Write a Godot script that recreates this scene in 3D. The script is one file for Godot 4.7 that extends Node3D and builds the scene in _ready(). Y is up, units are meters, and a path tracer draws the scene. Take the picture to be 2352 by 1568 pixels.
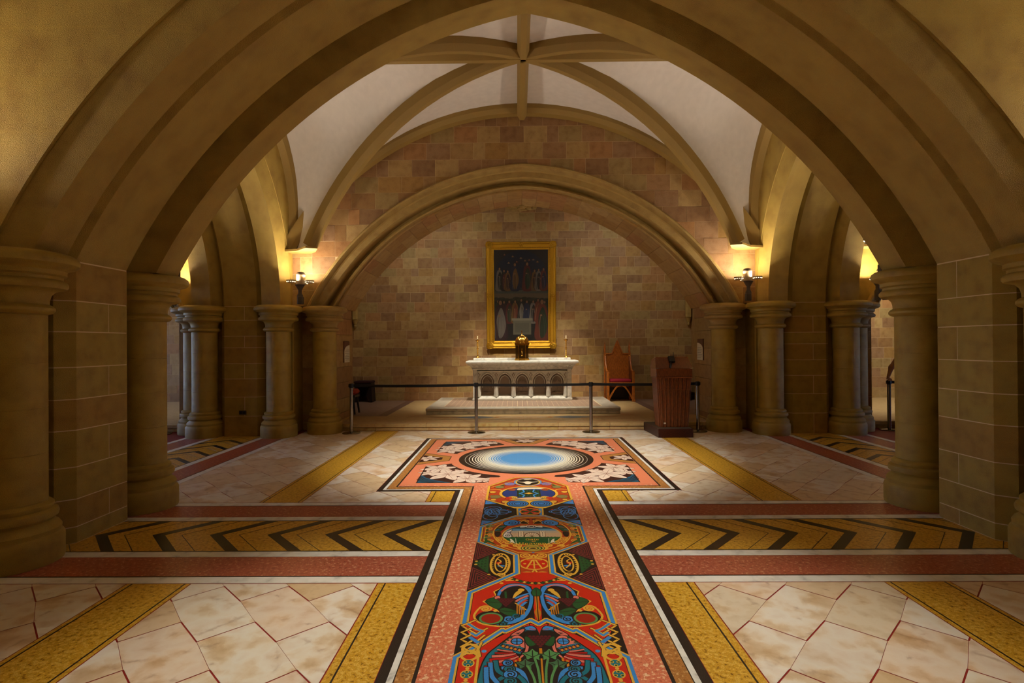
extends Node3D

# Plan coordinates: x across, Z away from the viewer along the axis of the crypt, h up.
const SPRING := 2.38
const ZC := 7.915
const AX := 5.16
const ARCH_Z := 4.9
const GOLD := Color(0.77, 0.55, 0.16)

var rng := RandomNumberGenerator.new()
var taken := {}
var M := {}
var T := {}
var meshes := {}


class Sh:
	var p := PackedVector3Array()
	var g := PackedInt32Array()
	var uv := PackedVector2Array()

	func tri(a: Vector3, b: Vector3, c: Vector3, grp := -1) -> void:
		p.append(a)
		p.append(b)
		p.append(c)
		g.append(grp)

	func quad(a: Vector3, b: Vector3, c: Vector3, d: Vector3, grp := -1) -> void:
		tri(a, b, c, grp)
		tri(a, c, d, grp)

	func flip(from: int) -> void:
		for i in range(from, p.size(), 3):
			var t := p[i + 1]
			p[i + 1] = p[i + 2]
			p[i + 2] = t

	func solid(from: int) -> void:
		var v := 0.0
		var o := p[from]
		for i in range(from, p.size(), 3):
			v += (p[i] - o).dot((p[i + 1] - o).cross(p[i + 2] - o))
		if v < 0.0:
			flip(from)

	func face_to(from: int, eye: Vector3) -> void:
		var v := 0.0
		for i in range(from, p.size(), 3):
			v += (p[i + 1] - p[i]).cross(p[i + 2] - p[i]).dot(eye - p[i])
		if v < 0.0:
			flip(from)

	func mesh() -> ArrayMesh:
		var st := SurfaceTool.new()
		st.begin(Mesh.PRIMITIVE_TRIANGLES)
		var with_uv := uv.size() == p.size()
		for i in range(0, p.size(), 3):
			st.set_smooth_group(g[i / 3])
			for k in [0, 2, 1]:
				if with_uv:
					st.set_uv(uv[i + k])
				st.add_vertex(p[i + k])
		st.generate_normals()
		return st.commit()


func V(x: float, h: float, z: float) -> Vector3:
	return Vector3(x, h, -z)


func numbered(called: String) -> String:
	var n: int = taken.get(called, 0)
	taken[called] = n + 1
	return called if n == 0 else "%s_%03d" % [called, n]


func thing(called: String, label: String, category: String, group := "", at := Vector3.ZERO) -> Node3D:
	var o := Node3D.new()
	o.name = numbered(called)
	add_child(o)
	o.position = at
	o.set_meta("label", label)
	o.set_meta("category", category)
	o.set_meta("kind", "thing")
	if group:
		o.set_meta("group", group)
	return o


func structure(called: String, label := "") -> Node3D:
	var o := Node3D.new()
	o.name = numbered(called)
	add_child(o)
	o.set_meta("kind", "structure")
	if label:
		o.set_meta("label", label)
	return o


func part(parent: Node3D, called: String, mesh: Mesh, m: Material, at := Vector3.ZERO, turn := 0.0) -> MeshInstance3D:
	var o := MeshInstance3D.new()
	o.name = called
	o.mesh = mesh
	o.material_override = m
	o.position = at
	o.rotation.y = turn
	parent.add_child(o, true)
	return o


func put(parent: Node3D, called: String, s: Sh, m: Material) -> MeshInstance3D:
	return part(parent, called, s.mesh(), m)


# ---------------------------------------------------------------- shapes

func box(s: Sh, a: Vector3, b: Vector3, bev := 0.0, tr := Transform3D()) -> void:
	var lo := Vector3(minf(a.x, b.x), minf(a.y, b.y), minf(a.z, b.z))
	var hi := Vector3(maxf(a.x, b.x), maxf(a.y, b.y), maxf(a.z, b.z))
	var from := s.p.size()
	bev = minf(bev, 0.45 * minf(hi.x - lo.x, minf(hi.y - lo.y, hi.z - lo.z)))
	var c := func(i: int, j: int, k: int, ax: int) -> Vector3:
		var v := Vector3(hi.x if i else lo.x, hi.y if j else lo.y, hi.z if k else lo.z)
		var sgn := Vector3(-1 if i else 1, -1 if j else 1, -1 if k else 1) * bev
		sgn[ax] = 0.0
		return tr * (v + sgn)
	for ax in 3:
		for side in 2:
			var q: Array = []
			for uvp in [[0, 0], [1, 0], [1, 1], [0, 1]]:
				var ijk := [0, 0, 0]
				ijk[ax] = side
				ijk[(ax + 1) % 3] = uvp[0]
				ijk[(ax + 2) % 3] = uvp[1]
				q.append(c.call(ijk[0], ijk[1], ijk[2], ax))
			if side:
				s.quad(q[0], q[1], q[2], q[3])
			else:
				s.quad(q[3], q[2], q[1], q[0])
	if bev > 0.0:
		var mid := tr * ((lo + hi) * 0.5)
		for ax in 3:
			var u := (ax + 1) % 3
			var w := (ax + 2) % 3
			for su in 2:
				for sw in 2:
					var e0 := [0, 0, 0]
					e0[u] = su
					e0[w] = sw
					var e1 := e0.duplicate()
					e1[ax] = 1
					var f2 := s.p.size()
					s.quad(c.call(e0[0], e0[1], e0[2], u), c.call(e1[0], e1[1], e1[2], u), c.call(e1[0], e1[1], e1[2], w), c.call(e0[0], e0[1], e0[2], w))
					_away(s, f2, mid)
		for i in 2:
			for j in 2:
				for k in 2:
					var f3 := s.p.size()
					s.tri(c.call(i, j, k, 0), c.call(i, j, k, 1), c.call(i, j, k, 2))
					_away(s, f3, mid)
	var _n := from


func _away(s: Sh, from: int, mid: Vector3) -> void:
	var n := (s.p[from + 1] - s.p[from]).cross(s.p[from + 2] - s.p[from])
	if n.dot(s.p[from] - mid) < 0.0:
		s.flip(from)


# A flat outline given depth. u, v and n span its frame; bevel (for convex outlines) on the face at d1.
func prism(s: Sh, poly: PackedVector2Array, o: Vector3, u: Vector3, v: Vector3, n: Vector3, d0: float, d1: float, bev := 0.0) -> void:
	var q := poly
	if q.size() < 3:
		return
	var idx := Geometry2D.triangulate_polygon(q)
	if idx.is_empty():
		return
	var from := s.p.size()
	var top := q
	if bev > 0.0:
		var a := Geometry2D.offset_polygon(q, -bev, Geometry2D.JOIN_MITER)
		if a.size() == 1 and a[0].size() == q.size():
			# same order: find the nearest start
			var best := 0
			for i in q.size():
				if a[0][i].distance_squared_to(q[0]) < a[0][best].distance_squared_to(q[0]):
					best = i
			var r := PackedVector2Array()
			var same := Geometry2D.is_polygon_clockwise(a[0]) == Geometry2D.is_polygon_clockwise(q)
			for i in q.size():
				r.append(a[0][posmod(best + (i if same else -i), q.size())])
			top = r
		else:
			bev = 0.0
	var at := func(w: Vector2, d: float) -> Vector3: return o + u * w.x + v * w.y + n * d
	for i in range(0, idx.size(), 3):
		s.tri(at.call(top[idx[i]], d1), at.call(top[idx[i + 1]], d1), at.call(top[idx[i + 2]], d1))
		s.tri(at.call(q[idx[i]], d0), at.call(q[idx[i + 2]], d0), at.call(q[idx[i + 1]], d0))
	var dm := d1 - signf(d1 - d0) * bev
	for i in q.size():
		var j := (i + 1) % q.size()
		s.quad(at.call(q[i], d0), at.call(q[j], d0), at.call(q[j], dm), at.call(q[i], dm))
		if bev > 0.0:
			s.quad(at.call(q[i], dm), at.call(q[j], dm), at.call(top[j], d1), at.call(top[i], d1))
	# sides and caps agree only for one handedness: turn the caps if needed
	var area := 0.0
	for i in q.size():
		area += q[i].cross(q[(i + 1) % q.size()])
	var t0 := q[idx[0]]
	var ta := (q[idx[1]] - t0).cross(q[idx[2]] - t0)
	if signf(area) != signf(ta):
		for k in range(from, from + idx.size() * 2, 3):
			var t := s.p[k + 1]
			s.p[k + 1] = s.p[k + 2]
			s.p[k + 2] = t
	s.solid(from)


# rows of equal length joined into a skin; groups by row
func skin(s: Sh, rows: Array, closed_rows := false, closed_cols := false, groups: Array = [], base := 0) -> void:
	var n := rows.size()
	var m: int = rows[0].size()
	for i in (n if closed_rows else n - 1):
		var a: PackedVector3Array = rows[i]
		var b: PackedVector3Array = rows[(i + 1) % n]
		var gr: int = base + (groups[i] if i < groups.size() else 0)
		for j in (m if closed_cols else m - 1):
			var k := (j + 1) % m
			if a[j].is_equal_approx(a[k]):
				s.tri(a[j], b[k], b[j], gr)
			elif b[j].is_equal_approx(b[k]):
				s.tri(a[j], a[k], b[j], gr)
			else:
				s.quad(a[j], a[k], b[k], b[j], gr)


# smooth groups of a profile: a new one where it turns sharply
func creases(pr: Array, limit := 38.0) -> Array:
	var out := []
	var k := 0
	for i in pr.size() - 1:
		if i > 0:
			var a: Vector2 = (pr[i] - pr[i - 1]).normalized()
			var b: Vector2 = (pr[i + 1] - pr[i]).normalized()
			if absf(rad_to_deg(a.angle_to(b))) > limit:
				k += 1
		out.append(k)
	return out


func lathe(s: Sh, pr: Array, at := Vector3.ZERO, seg := 28, tr := Basis()) -> void:
	var rows := []
	for q in pr:
		var r := PackedVector3Array()
		for k in seg:
			var a := TAU * k / seg
			r.append(at + tr * Vector3(q.x * cos(a), q.y, q.x * sin(a)))
		rows.append(r)
	var from := s.p.size()
	skin(s, rows, false, true, creases(pr))
	s.solid(from)


func tube(s: Sh, path: Array, radii: Array, seg := 10, capped := true) -> void:
	var rows := []
	var up := Vector3.UP
	var prev := Vector3.ZERO
	for i in path.size():
		var d: Vector3 = (path[mini(i + 1, path.size() - 1)] - path[maxi(i - 1, 0)]).normalized()
		if i == 0:
			up = Vector3.RIGHT if absf(d.dot(Vector3.UP)) > 0.9 else Vector3.UP
		var x := up.cross(d).normalized()
		var y := d.cross(x).normalized()
		up = y
		var rad: float = radii[mini(i, radii.size() - 1)]
		var r := PackedVector3Array()
		for k in seg:
			var a := TAU * k / seg
			r.append(path[i] + (x * cos(a) + y * sin(a)) * rad)
		rows.append(r)
		prev = d
	var from := s.p.size()
	skin(s, rows, false, true)
	if capped:
		for e in [0, path.size() - 1]:
			for k in seg:
				var a2: Vector3 = rows[e][k]
				var b2: Vector3 = rows[e][(k + 1) % seg]
				if e == 0:
					s.tri(path[e], b2, a2)
				else:
					s.tri(path[e], a2, b2)
	s.solid(from)


# half of a pointed arch: x runs from the springing (negative) to the crown
func half_arch(c: float, hc: float, r: float, spring: float, n: int) -> PackedVector2Array:
	var out := PackedVector2Array()
	var a0 := PI - asin(clampf((spring - hc) / r, -1.0, 1.0))
	var a1 := acos(clampf(-c / r, -1.0, 1.0))
	for i in n + 1:
		var a := lerpf(a0, a1, float(i) / n)
		out.append(Vector2(c + r * cos(a), hc + r * sin(a)))
	return out


func whole_arch(c: float, hc: float, r: float, spring: float, n: int) -> PackedVector2Array:
	var h := half_arch(c, hc, r, spring, n)
	var out := h.duplicate()
	for i in range(n - 1, -1, -1):
		out.append(Vector2(-h[i].x, h[i].y))
	return out


# profile: [w, e] pairs, w through the wall, e away from the opening
func arch_sweep(s: Sh, pr: Array, c: float, hc: float, r: float, spring: float, n: int, o: Vector3, ux: Vector3, uw: Vector3, eye: Vector3) -> void:
	var gr := creases(pr)
	for side in [1.0, -1.0]:
		var rows := []
		for q in pr:
			var row := PackedVector3Array()
			for w in half_arch(c, hc, r + q.y, spring, n):
				row.append(o + ux * w.x * side + Vector3.UP * w.y + uw * q.x)
			rows.append(row)
		var from := s.p.size()
		skin(s, rows, false, false, gr, 0 if side > 0 else 100)
		s.face_to(from, eye)


# a rib of given section swept along a plane curve; pts and outward normals
func rib(s: Sh, pts: Array, outs: Array, across: Vector3, sec: Array) -> void:
	var rows := []
	for q in sec:
		var row := PackedVector3Array()
		for i in pts.size():
			row.append(pts[i] + across * q.x + outs[i] * q.y)
		rows.append(row)
	var from := s.p.size()
	var gr := []
	for i in sec.size():
		gr.append(i)
	skin(s, rows, true, false, gr)
	for e in [0, pts.size() - 1]:
		for k in range(1, sec.size() - 1):
			if e == 0:
				s.tri(rows[0][e], rows[k][e], rows[k + 1][e])
			else:
				s.tri(rows[0][e], rows[k + 1][e], rows[k][e])
	s.solid(from)


func rect(x0: float, y0: float, x1: float, y1: float) -> PackedVector2Array:
	return PackedVector2Array([Vector2(x0, y0), Vector2(x1, y0), Vector2(x1, y1), Vector2(x0, y1)])


func mirrored(poly: PackedVector2Array) -> PackedVector2Array:
	var out := PackedVector2Array()
	for i in range(poly.size() - 1, -1, -1):
		out.append(Vector2(-poly[i].x, poly[i].y))
	return out


# ---------------------------------------------------------------- materials

func noise_tex(size: int, freq: float, oct: int, stops: Array, colors: Array, sd := 1, kind := FastNoiseLite.TYPE_SIMPLEX_SMOOTH, warp := 0.0, fractal := FastNoiseLite.FRACTAL_FBM) -> NoiseTexture2D:
	var n := FastNoiseLite.new()
	n.noise_type = kind
	n.seed = sd
	n.frequency = freq
	n.fractal_type = fractal
	n.fractal_octaves = oct
	if warp > 0.0:
		n.domain_warp_enabled = true
		n.domain_warp_amplitude = warp
		n.domain_warp_frequency = freq * 0.8
		n.domain_warp_fractal_octaves = 3
	var t := NoiseTexture2D.new()
	t.width = size
	t.height = size
	t.seamless = true
	t.normalize = true
	var gr := Gradient.new()
	gr.offsets = PackedFloat32Array(stops)
	gr.colors = PackedColorArray(colors)
	t.color_ramp = gr
	t.noise = n
	return t


func grey(v: float, a := 1.0) -> Color:
	return Color(v, v, v, a)


func mat(called: String, color: Color, rough := 0.8, spec := 0.5) -> StandardMaterial3D:
	var m := StandardMaterial3D.new()
	m.resource_name = called
	m.albedo_color = color
	m.roughness = rough
	m.metallic_specular = spec
	M[called] = m
	return m


func grained(called: String, color: Color, tex: Texture2D, scale: float, rough := 0.8, bump: Texture2D = null, bump_cm := 0.0, spec := 0.5) -> StandardMaterial3D:
	var m := mat(called, color, rough, spec)
	m.albedo_texture = tex
	m.uv1_triplanar = true
	m.uv1_world_triplanar = true
	m.uv1_triplanar_sharpness = 6.0
	m.uv1_scale = Vector3.ONE * scale
	if bump:
		m.heightmap_enabled = true
		m.heightmap_texture = bump
		m.heightmap_scale = bump_cm
	return m


func overlay(m: StandardMaterial3D, tex: Texture2D, scale: float) -> StandardMaterial3D:
	m.detail_enabled = true
	m.detail_albedo = tex
	m.detail_blend_mode = BaseMaterial3D.BLEND_MODE_MUL
	m.detail_uv_layer = BaseMaterial3D.DETAIL_UV_2
	m.uv2_triplanar = true
	m.uv2_world_triplanar = true
	m.uv2_triplanar_sharpness = 6.0
	m.uv2_scale = Vector3.ONE * scale
	return m


func metal(called: String, color: Color, rough: float) -> StandardMaterial3D:
	var m := mat(called, color, rough)
	m.metallic = 1.0
	return m


func glow(called: String, color: Color, energy: float) -> StandardMaterial3D:
	var m := mat(called, color, 0.5)
	m.emission_enabled = true
	m.emission = color
	m.emission_energy_multiplier = energy
	return m


func make_materials() -> void:
	T.grain = noise_tex(512, 0.11, 4, [0.0, 0.35, 0.65, 1.0], [grey(0.66), grey(0.86), grey(0.95), grey(1.0)], 3)
	T.patch = noise_tex(512, 0.012, 3, [0.0, 0.4, 0.7, 1.0], [Color(0.86, 0.82, 0.78), Color(0.95, 0.935, 0.92), grey(0.985), Color(1.0, 0.98, 0.95)], 9)
	T.calm = noise_tex(512, 0.02, 4, [0.0, 1.0], [grey(0.95), grey(1.0)], 13)
	T.rough = noise_tex(512, 0.09, 4, [0.0, 1.0], [grey(0.0), grey(1.0)], 21)
	T.pits = noise_tex(512, 0.16, 2, [0.0, 0.22, 0.30, 1.0], [grey(0.45), grey(0.78), grey(0.95), grey(1.0)], 33)
	T.wood = noise_tex(512, 0.02, 4, [0.0, 0.45, 0.6, 1.0], [grey(0.62), grey(0.85), grey(0.95), grey(1.0)], 5, FastNoiseLite.TYPE_SIMPLEX, 30.0)
	T.marble_a = noise_tex(1024, 0.0045, 5, [0.0, 0.28, 0.45, 0.6, 0.78, 1.0], [Color(0.78, 0.66, 0.50), Color(0.88, 0.80, 0.68), Color(0.93, 0.89, 0.82), Color(0.94, 0.92, 0.87), Color(0.92, 0.88, 0.82), Color(0.86, 0.78, 0.67)], 41, FastNoiseLite.TYPE_SIMPLEX_SMOOTH, 60.0)
	T.marble_b = noise_tex(1024, 0.007, 5, [0.0, 0.3, 0.5, 0.7, 0.85, 1.0], [Color(0.82, 0.74, 0.64), Color(0.90, 0.86, 0.79), Color(0.94, 0.92, 0.88), Color(0.94, 0.91, 0.86), Color(0.90, 0.84, 0.75), Color(0.82, 0.72, 0.58)], 57, FastNoiseLite.TYPE_SIMPLEX_SMOOTH, 50.0)
	T.vein = noise_tex(1024, 0.003, 4, [0.0, 0.66, 0.78, 0.88, 1.0], [Color(1, 1, 1, 0.0), Color(1, 1, 1, 0.0), Color(0.84, 0.76, 0.67, 0.22), Color(0.70, 0.55, 0.43, 0.38), Color(0.58, 0.42, 0.32, 0.5)], 63, FastNoiseLite.TYPE_SIMPLEX, 45.0, FastNoiseLite.FRACTAL_RIDGED)
	T.chips = noise_tex(512, 0.09, 3, [0.0, 0.25, 0.42, 0.6, 0.8, 1.0], [grey(0.66), grey(0.88), grey(0.98), grey(1.0), grey(0.95), grey(1.0)], 71)
	T.gold = noise_tex(1024, 0.022, 6, [0.0, 0.26, 0.40, 0.52, 0.66, 0.8, 1.0], [Color(0.34, 0.22, 0.05), Color(0.70, 0.51, 0.12), Color(0.84, 0.66, 0.20), Color(0.76, 0.56, 0.12), Color(0.89, 0.75, 0.36), Color(0.82, 0.61, 0.16), Color(0.94, 0.85, 0.58)], 77)
	T.red = noise_tex(1024, 0.022, 6, [0.0, 0.3, 0.45, 0.58, 0.72, 1.0], [Color(0.40, 0.16, 0.12), Color(0.62, 0.30, 0.23), Color(0.68, 0.37, 0.28), Color(0.60, 0.28, 0.21), Color(0.74, 0.50, 0.39), Color(0.84, 0.68, 0.54)], 83)
	T.pink = noise_tex(1024, 0.022, 6, [0.0, 0.3, 0.45, 0.58, 0.72, 1.0], [Color(0.60, 0.24, 0.16), Color(0.80, 0.42, 0.30), Color(0.86, 0.52, 0.38), Color(0.78, 0.40, 0.29), Color(0.90, 0.70, 0.54), Color(0.92, 0.82, 0.68)], 85)
	T.ochre = noise_tex(1024, 0.022, 6, [0.0, 0.3, 0.45, 0.58, 0.72, 1.0], [Color(0.42, 0.25, 0.10), Color(0.62, 0.40, 0.19), Color(0.72, 0.50, 0.26), Color(0.62, 0.40, 0.18), Color(0.78, 0.60, 0.38), Color(0.84, 0.70, 0.50)], 87)
	T.dark = noise_tex(512, 0.12, 3, [0.0, 0.5, 0.75, 1.0], [Color(0.10, 0.08, 0.07), Color(0.14, 0.11, 0.10), Color(0.18, 0.15, 0.13), Color(0.34, 0.29, 0.25)], 91)
	T.white = noise_tex(512, 0.014, 4, [0.0, 0.25, 0.5, 1.0], [Color(0.66, 0.66, 0.66), Color(0.84, 0.84, 0.82), Color(0.90, 0.90, 0.88), Color(0.93, 0.93, 0.92)], 95, FastNoiseLite.TYPE_SIMPLEX_SMOOTH, 30.0)

	# masonry: a palette of sandstones for the dressed blocks, one render for arches and vault
	var tones := [Color(0.715, 0.566, 0.345), Color(0.686, 0.527, 0.345), Color(0.744, 0.606, 0.370), Color(0.646, 0.487, 0.284), Color(0.705, 0.547, 0.293), Color(0.667, 0.517, 0.354), Color(0.765, 0.636, 0.406), Color(0.617, 0.467, 0.302), Color(0.715, 0.527, 0.319), Color(0.686, 0.576, 0.354)]
	M.blocks = []
	for i in tones.size():
		var b := grained("sandstone_%d" % i, tones[i], T.grain, 1.7, 0.62, T.rough, 0.15)
		b.uv1_offset = Vector3(0.37 * i, 0.61 * i, 0.23 * i)
		overlay(b, T.patch, 0.9)
		b.uv2_offset = Vector3(0.53 * i, 0.29 * i, 0.71 * i)
		M.blocks.append(b)
	var warm := [Color(0.70, 0.585, 0.22), Color(0.69, 0.565, 0.21), Color(0.71, 0.60, 0.25), Color(0.70, 0.55, 0.22)]
	M.pier = []
	for i in warm.size():
		var b2 := grained("pier_stone_%d" % i, warm[i], T.pits, 3.0, 0.62, T.rough, 0.35)
		overlay(b2, T.patch, 0.8)
		b2.uv2_offset = Vector3(0.31 * i, 0.47 * i, 0.19 * i)
		M.pier.append(b2)
	overlay(grained("render", Color(0.74, 0.62, 0.28), T.pits, 2.6, 0.56, T.rough, 0.5), T.patch, 0.45)
	overlay(grained("moulding", Color(0.72, 0.60, 0.33), T.grain, 1.6, 0.6, T.rough, 0.2), T.patch, 0.6)
	overlay(grained("column_stone", Color(0.71, 0.595, 0.235), T.pits, 2.8, 0.55, T.rough, 0.25), T.patch, 0.7)
	grained("rib_stone", Color(0.62, 0.50, 0.24), T.pits, 2.6, 0.6, T.rough, 0.3)
	grained("plaster", Color(0.88, 0.855, 0.83), T.calm, 0.6, 0.7, T.rough, 0.06)
	mat("mortar", Color(0.88, 0.79, 0.62), 0.9)
	mat("wall_mortar", Color(0.78, 0.67, 0.50), 0.9)
	mat("grout", Color(0.55, 0.10, 0.08), 0.5)
	mat("shell", Color(0.62, 0.50, 0.34), 0.9)
	# floor stones, polished
	M.marbles = []
	for i in 7:
		var mm := mat("marble_%d" % i, [Color(0.98, 0.98, 0.98), Color(0.93, 0.90, 0.85), Color(0.99, 0.99, 1.0), Color(0.90, 0.82, 0.70), Color(0.96, 0.95, 0.95), Color(0.93, 0.86, 0.77), Color(0.97, 0.93, 0.91)][i], 0.33)
		mm.albedo_texture = T.marble_a if i % 2 == 0 else T.marble_b
		mm.detail_enabled = true
		mm.detail_albedo = T.vein
		mm.detail_blend_mode = BaseMaterial3D.BLEND_MODE_MUL
		mm.detail_uv_layer = BaseMaterial3D.DETAIL_UV_1
		M.marbles.append(mm)
	grained("gold_terrazzo", grey(1.0), T.gold, 1.15, 0.33)
	grained("red_terrazzo", grey(1.0), T.red, 1.15, 0.33)
	grained("pink_terrazzo", grey(1.0), T.pink, 1.15, 0.33)
	grained("ochre_terrazzo", grey(1.0), T.ochre, 1.15, 0.33)
	grained("black_terrazzo", grey(1.0), T.dark, 2.5, 0.34)
	grained("white_marble", grey(1.0), T.white, 0.8, 0.33)
	grained("step_marble", Color(0.80, 0.70, 0.52), T.marble_b, 0.7, 0.35)
	M.marbles_step = grained("step_marble_olive", Color(0.79, 0.71, 0.50), T.marble_a, 0.9, 0.35)
	grained("marbles_pinkish", Color(0.62, 0.52, 0.48), T.marble_b, 0.9, 0.35)
	grained("pink_dull", Color(0.50, 0.38, 0.33), T.grain, 1.2, 0.35)
	grained("slate", Color(0.34, 0.40, 0.46), T.dark.duplicate() if false else T.grain, 1.5, 0.35)
	grained("pale_terrazzo", Color(0.74, 0.66, 0.52), T.chips, 2.0, 0.35)
	grained("grey_marble", Color(0.80, 0.76, 0.70), T.white, 0.9, 0.4)
	grained("altar_marble", Color(0.92, 0.90, 0.86), T.white, 1.1, 0.4)
	grained("panel_marble", Color(0.60, 0.52, 0.44), T.grain, 1.5, 0.5)
	grained("altar_top", Color(0.95, 0.94, 0.92), T.white, 1.1, 0.3)
	grained("pale_pink", Color(0.66, 0.55, 0.47), T.chips, 1.5, 0.4)
	grained("carpet", Color(0.33, 0.25, 0.16), T.grain, 9.0, 0.95)
	mat("tag", Color(0.86, 0.84, 0.78), 0.7)
	mat("print_grey", Color(0.35, 0.34, 0.32), 0.7)
	mat("plaque_board", Color(0.34, 0.16, 0.08), 0.5)
	mat("skin", Color(0.62, 0.42, 0.30), 0.6)
	mat("hair", Color(0.10, 0.06, 0.04), 0.6)
	mat("dress", Color(0.03, 0.03, 0.035), 0.9)
	# metals, wood, cloth
	metal("steel", Color(0.62, 0.60, 0.57), 0.22)
	metal("brass", Color(0.86, 0.66, 0.28), 0.20)
	metal("bronze", Color(0.40, 0.29, 0.14), 0.30)
	var gilt := grained("gilt", Color(0.80, 0.60, 0.14), T.grain, 6.0, 0.34, T.rough, 0.2)
	gilt.metallic = 0.75
	mat("black_plastic", Color(0.035, 0.033, 0.033), 0.4)
	mat("webbing", Color(0.045, 0.035, 0.045), 0.85)
	var w1 := grained("oak", Color(0.74, 0.42, 0.14), T.wood, 1.0, 0.38)
	w1.uv1_scale = Vector3(6.0, 0.8, 6.0)
	var w2 := grained("walnut", Color(0.52, 0.28, 0.14), T.wood, 1.0, 0.36)
	w2.uv1_scale = Vector3(7.0, 0.9, 7.0)
	grained("mahogany", Color(0.24, 0.045, 0.035), T.wood, 3.0, 0.42)
	grained("dark_oak", Color(0.13, 0.055, 0.035), T.wood, 3.0, 0.5)
	grained("magenta_cloth", Color(0.62, 0.06, 0.17), T.grain, 9.0, 0.9)
	grained("orange_cloth", Color(0.68, 0.20, 0.07), T.grain, 9.0, 0.9)
	grained("maroon_cloth", Color(0.22, 0.04, 0.06), T.grain, 9.0, 0.9)
	mat("wax", Color(0.92, 0.86, 0.70), 0.5)
	grained("lamp_metal", Color(0.66, 0.56, 0.40), T.grain, 8.0, 0.5)
	grained("lamp_dark", Color(0.30, 0.24, 0.17), T.grain, 8.0, 0.6)
	glow("lamp_glow", Color(1.0, 0.86, 0.62), 14.0)
	glow("lamp_slit", Color(1.0, 0.90, 0.72), 9.0)


func _ready() -> void:
	rng.seed = 20241
	var cam := Camera3D.new()
	cam.name = "camera"
	add_child(cam)
	cam.position = V(-0.115, 1.65, 0.0)
	cam.rotation = Vector3(0.0048, 0.0095, -0.007)
	cam.fov = 63.78
	cam.near = 0.05
	cam.far = 120.0
	cam.current = true

	var we := WorldEnvironment.new()
	we.name = "surroundings"
	var env := Environment.new()
	var sky := Sky.new()
	var sm := ProceduralSkyMaterial.new()
	sm.sky_top_color = Color(0.35, 0.50, 0.78)
	sm.sky_horizon_color = Color(0.72, 0.80, 0.92)
	sm.ground_bottom_color = Color(0.25, 0.24, 0.22)
	sm.ground_horizon_color = Color(0.55, 0.58, 0.6)
	sm.sky_energy_multiplier = 1.0
	sky.sky_material = sm
	env.sky = sky
	env.background_mode = Environment.BG_SKY
	env.background_energy_multiplier = 30.0
	env.tonemap_mode = Environment.TONE_MAPPER_LINEAR
	env.tonemap_exposure = 1.0
	env.sdfgi_enabled = true
	env.ssao_enabled = true
	env.ssil_enabled = true
	we.environment = env
	add_child(we)

	make_materials()
	build_shell()
	build_floor()
	build_mosaic()
	build_stage()
	build_back_wall()
	build_front_arch()
	build_side_arches()
	build_niches()
	build_vaults()
	build_columns()
	build_lamps()
	build_spots()
	build_altar()
	build_painting()
	build_chair()
	build_lectern()
	build_barriers()
	build_small_things()
	build_person()


# ---------------------------------------------------------------- outer shell

func build_shell() -> void:
	# thick outer walls, roof and the windows of the outer bays
	var s := Sh.new()
	box(s, V(-15.6, 6.75, -3.0), V(15.6, 7.05, 15.6))
	put(structure("ceiling_roof", "flat roof slab above the vaults"), "slab", s, M.shell)
	s = Sh.new()
	box(s, V(-15.6, 0.0, -3.0), V(15.6, 6.75, -2.6))
	put(structure("wall_rear", "plain rendered wall closing the crypt behind the viewer"), "masonry", s, M.render)
	var pane := mat("window_glass", Color(0.9, 0.95, 1.0, 0.12), 0.05)
	pane.transparency = BaseMaterial3D.TRANSPARENCY_ALPHA
	var count := 0
	for side in [-1.0, 1.0]:
		var w := structure("wall_left" if side < 0 else "wall_right", "outer side wall of the crypt with deep window openings")
		# openings: one in the outer bay, on one side a second lighting its niche
		var open := [[8.0, 9.8, 1.2, 3.4]] if side > 0 else [[7.4, 9.8, 1.0, 3.6], [11.9, 14.4, 0.9, 4.2]]
		var z := -3.0
		for q in open:
			for b in [[z, q[0], 0.0, 6.75], [q[0], q[1], 0.0, q[2]], [q[0], q[1], q[3], 6.75]]:
				s = Sh.new()
				box(s, V(side * 14.9, b[2], b[0]), V(side * 15.6, b[3], b[1]))
				put(w, "masonry", s, M.render)
			z = q[1]
		s = Sh.new()
		box(s, V(side * 14.9, 0.0, z), V(side * 15.6, 6.75, 15.6))
		put(w, "masonry", s, M.render)
		for q in open:
			count += 1
			var wi := structure("window_%d" % count, "leaded window in the outer wall")
			s = Sh.new()
			for k in 5:
				var zz: float = lerpf(q[0], q[1], k / 4.0)
				box(s, V(side * 15.2, q[2], zz - 0.03), V(side * 15.27, q[3], zz + 0.03))
				var hh: float = lerpf(q[2], q[3], k / 4.0)
				box(s, V(side * 15.21, hh - 0.02, q[0]), V(side * 15.26, hh + 0.02, q[1]))
			put(wi, "window_frame", s, M.lamp_dark)
			s = Sh.new()
			box(s, V(side * 15.23, q[2], q[0]), V(side * 15.24, q[3], q[1]))
			put(wi, "pane", s, pane)
		# walls of the viewer's own bay
		s = Sh.new()
		box(s, V(side * 5.05, 0.0, -2.6), V(side * 5.4, 6.75, 4.06))
		put(structure("wall_bay_left" if side < 0 else "wall_bay_right", "rendered side wall of the bay around the viewer"), "masonry", s, M.render)


# ---------------------------------------------------------------- floor

# a flat piece of floor: outline in plan (x, Z), top at height h
func slab(parent: Node3D, called: String, poly: PackedVector2Array, h: float, thick: float, m: Material, uvs := 0.0, turn := 0.0, shift := Vector2.ZERO) -> void:
	var s := Sh.new()
	prism(s, poly, Vector3.ZERO, Vector3.RIGHT, Vector3.FORWARD, Vector3.UP, h - thick, h)
	if s.p.is_empty():
		return
	if uvs > 0.0:
		for q in s.p:
			s.uv.append(Vector2(q.x, -q.z).rotated(turn) * uvs + shift)
	put(parent, called, s, m)


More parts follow.
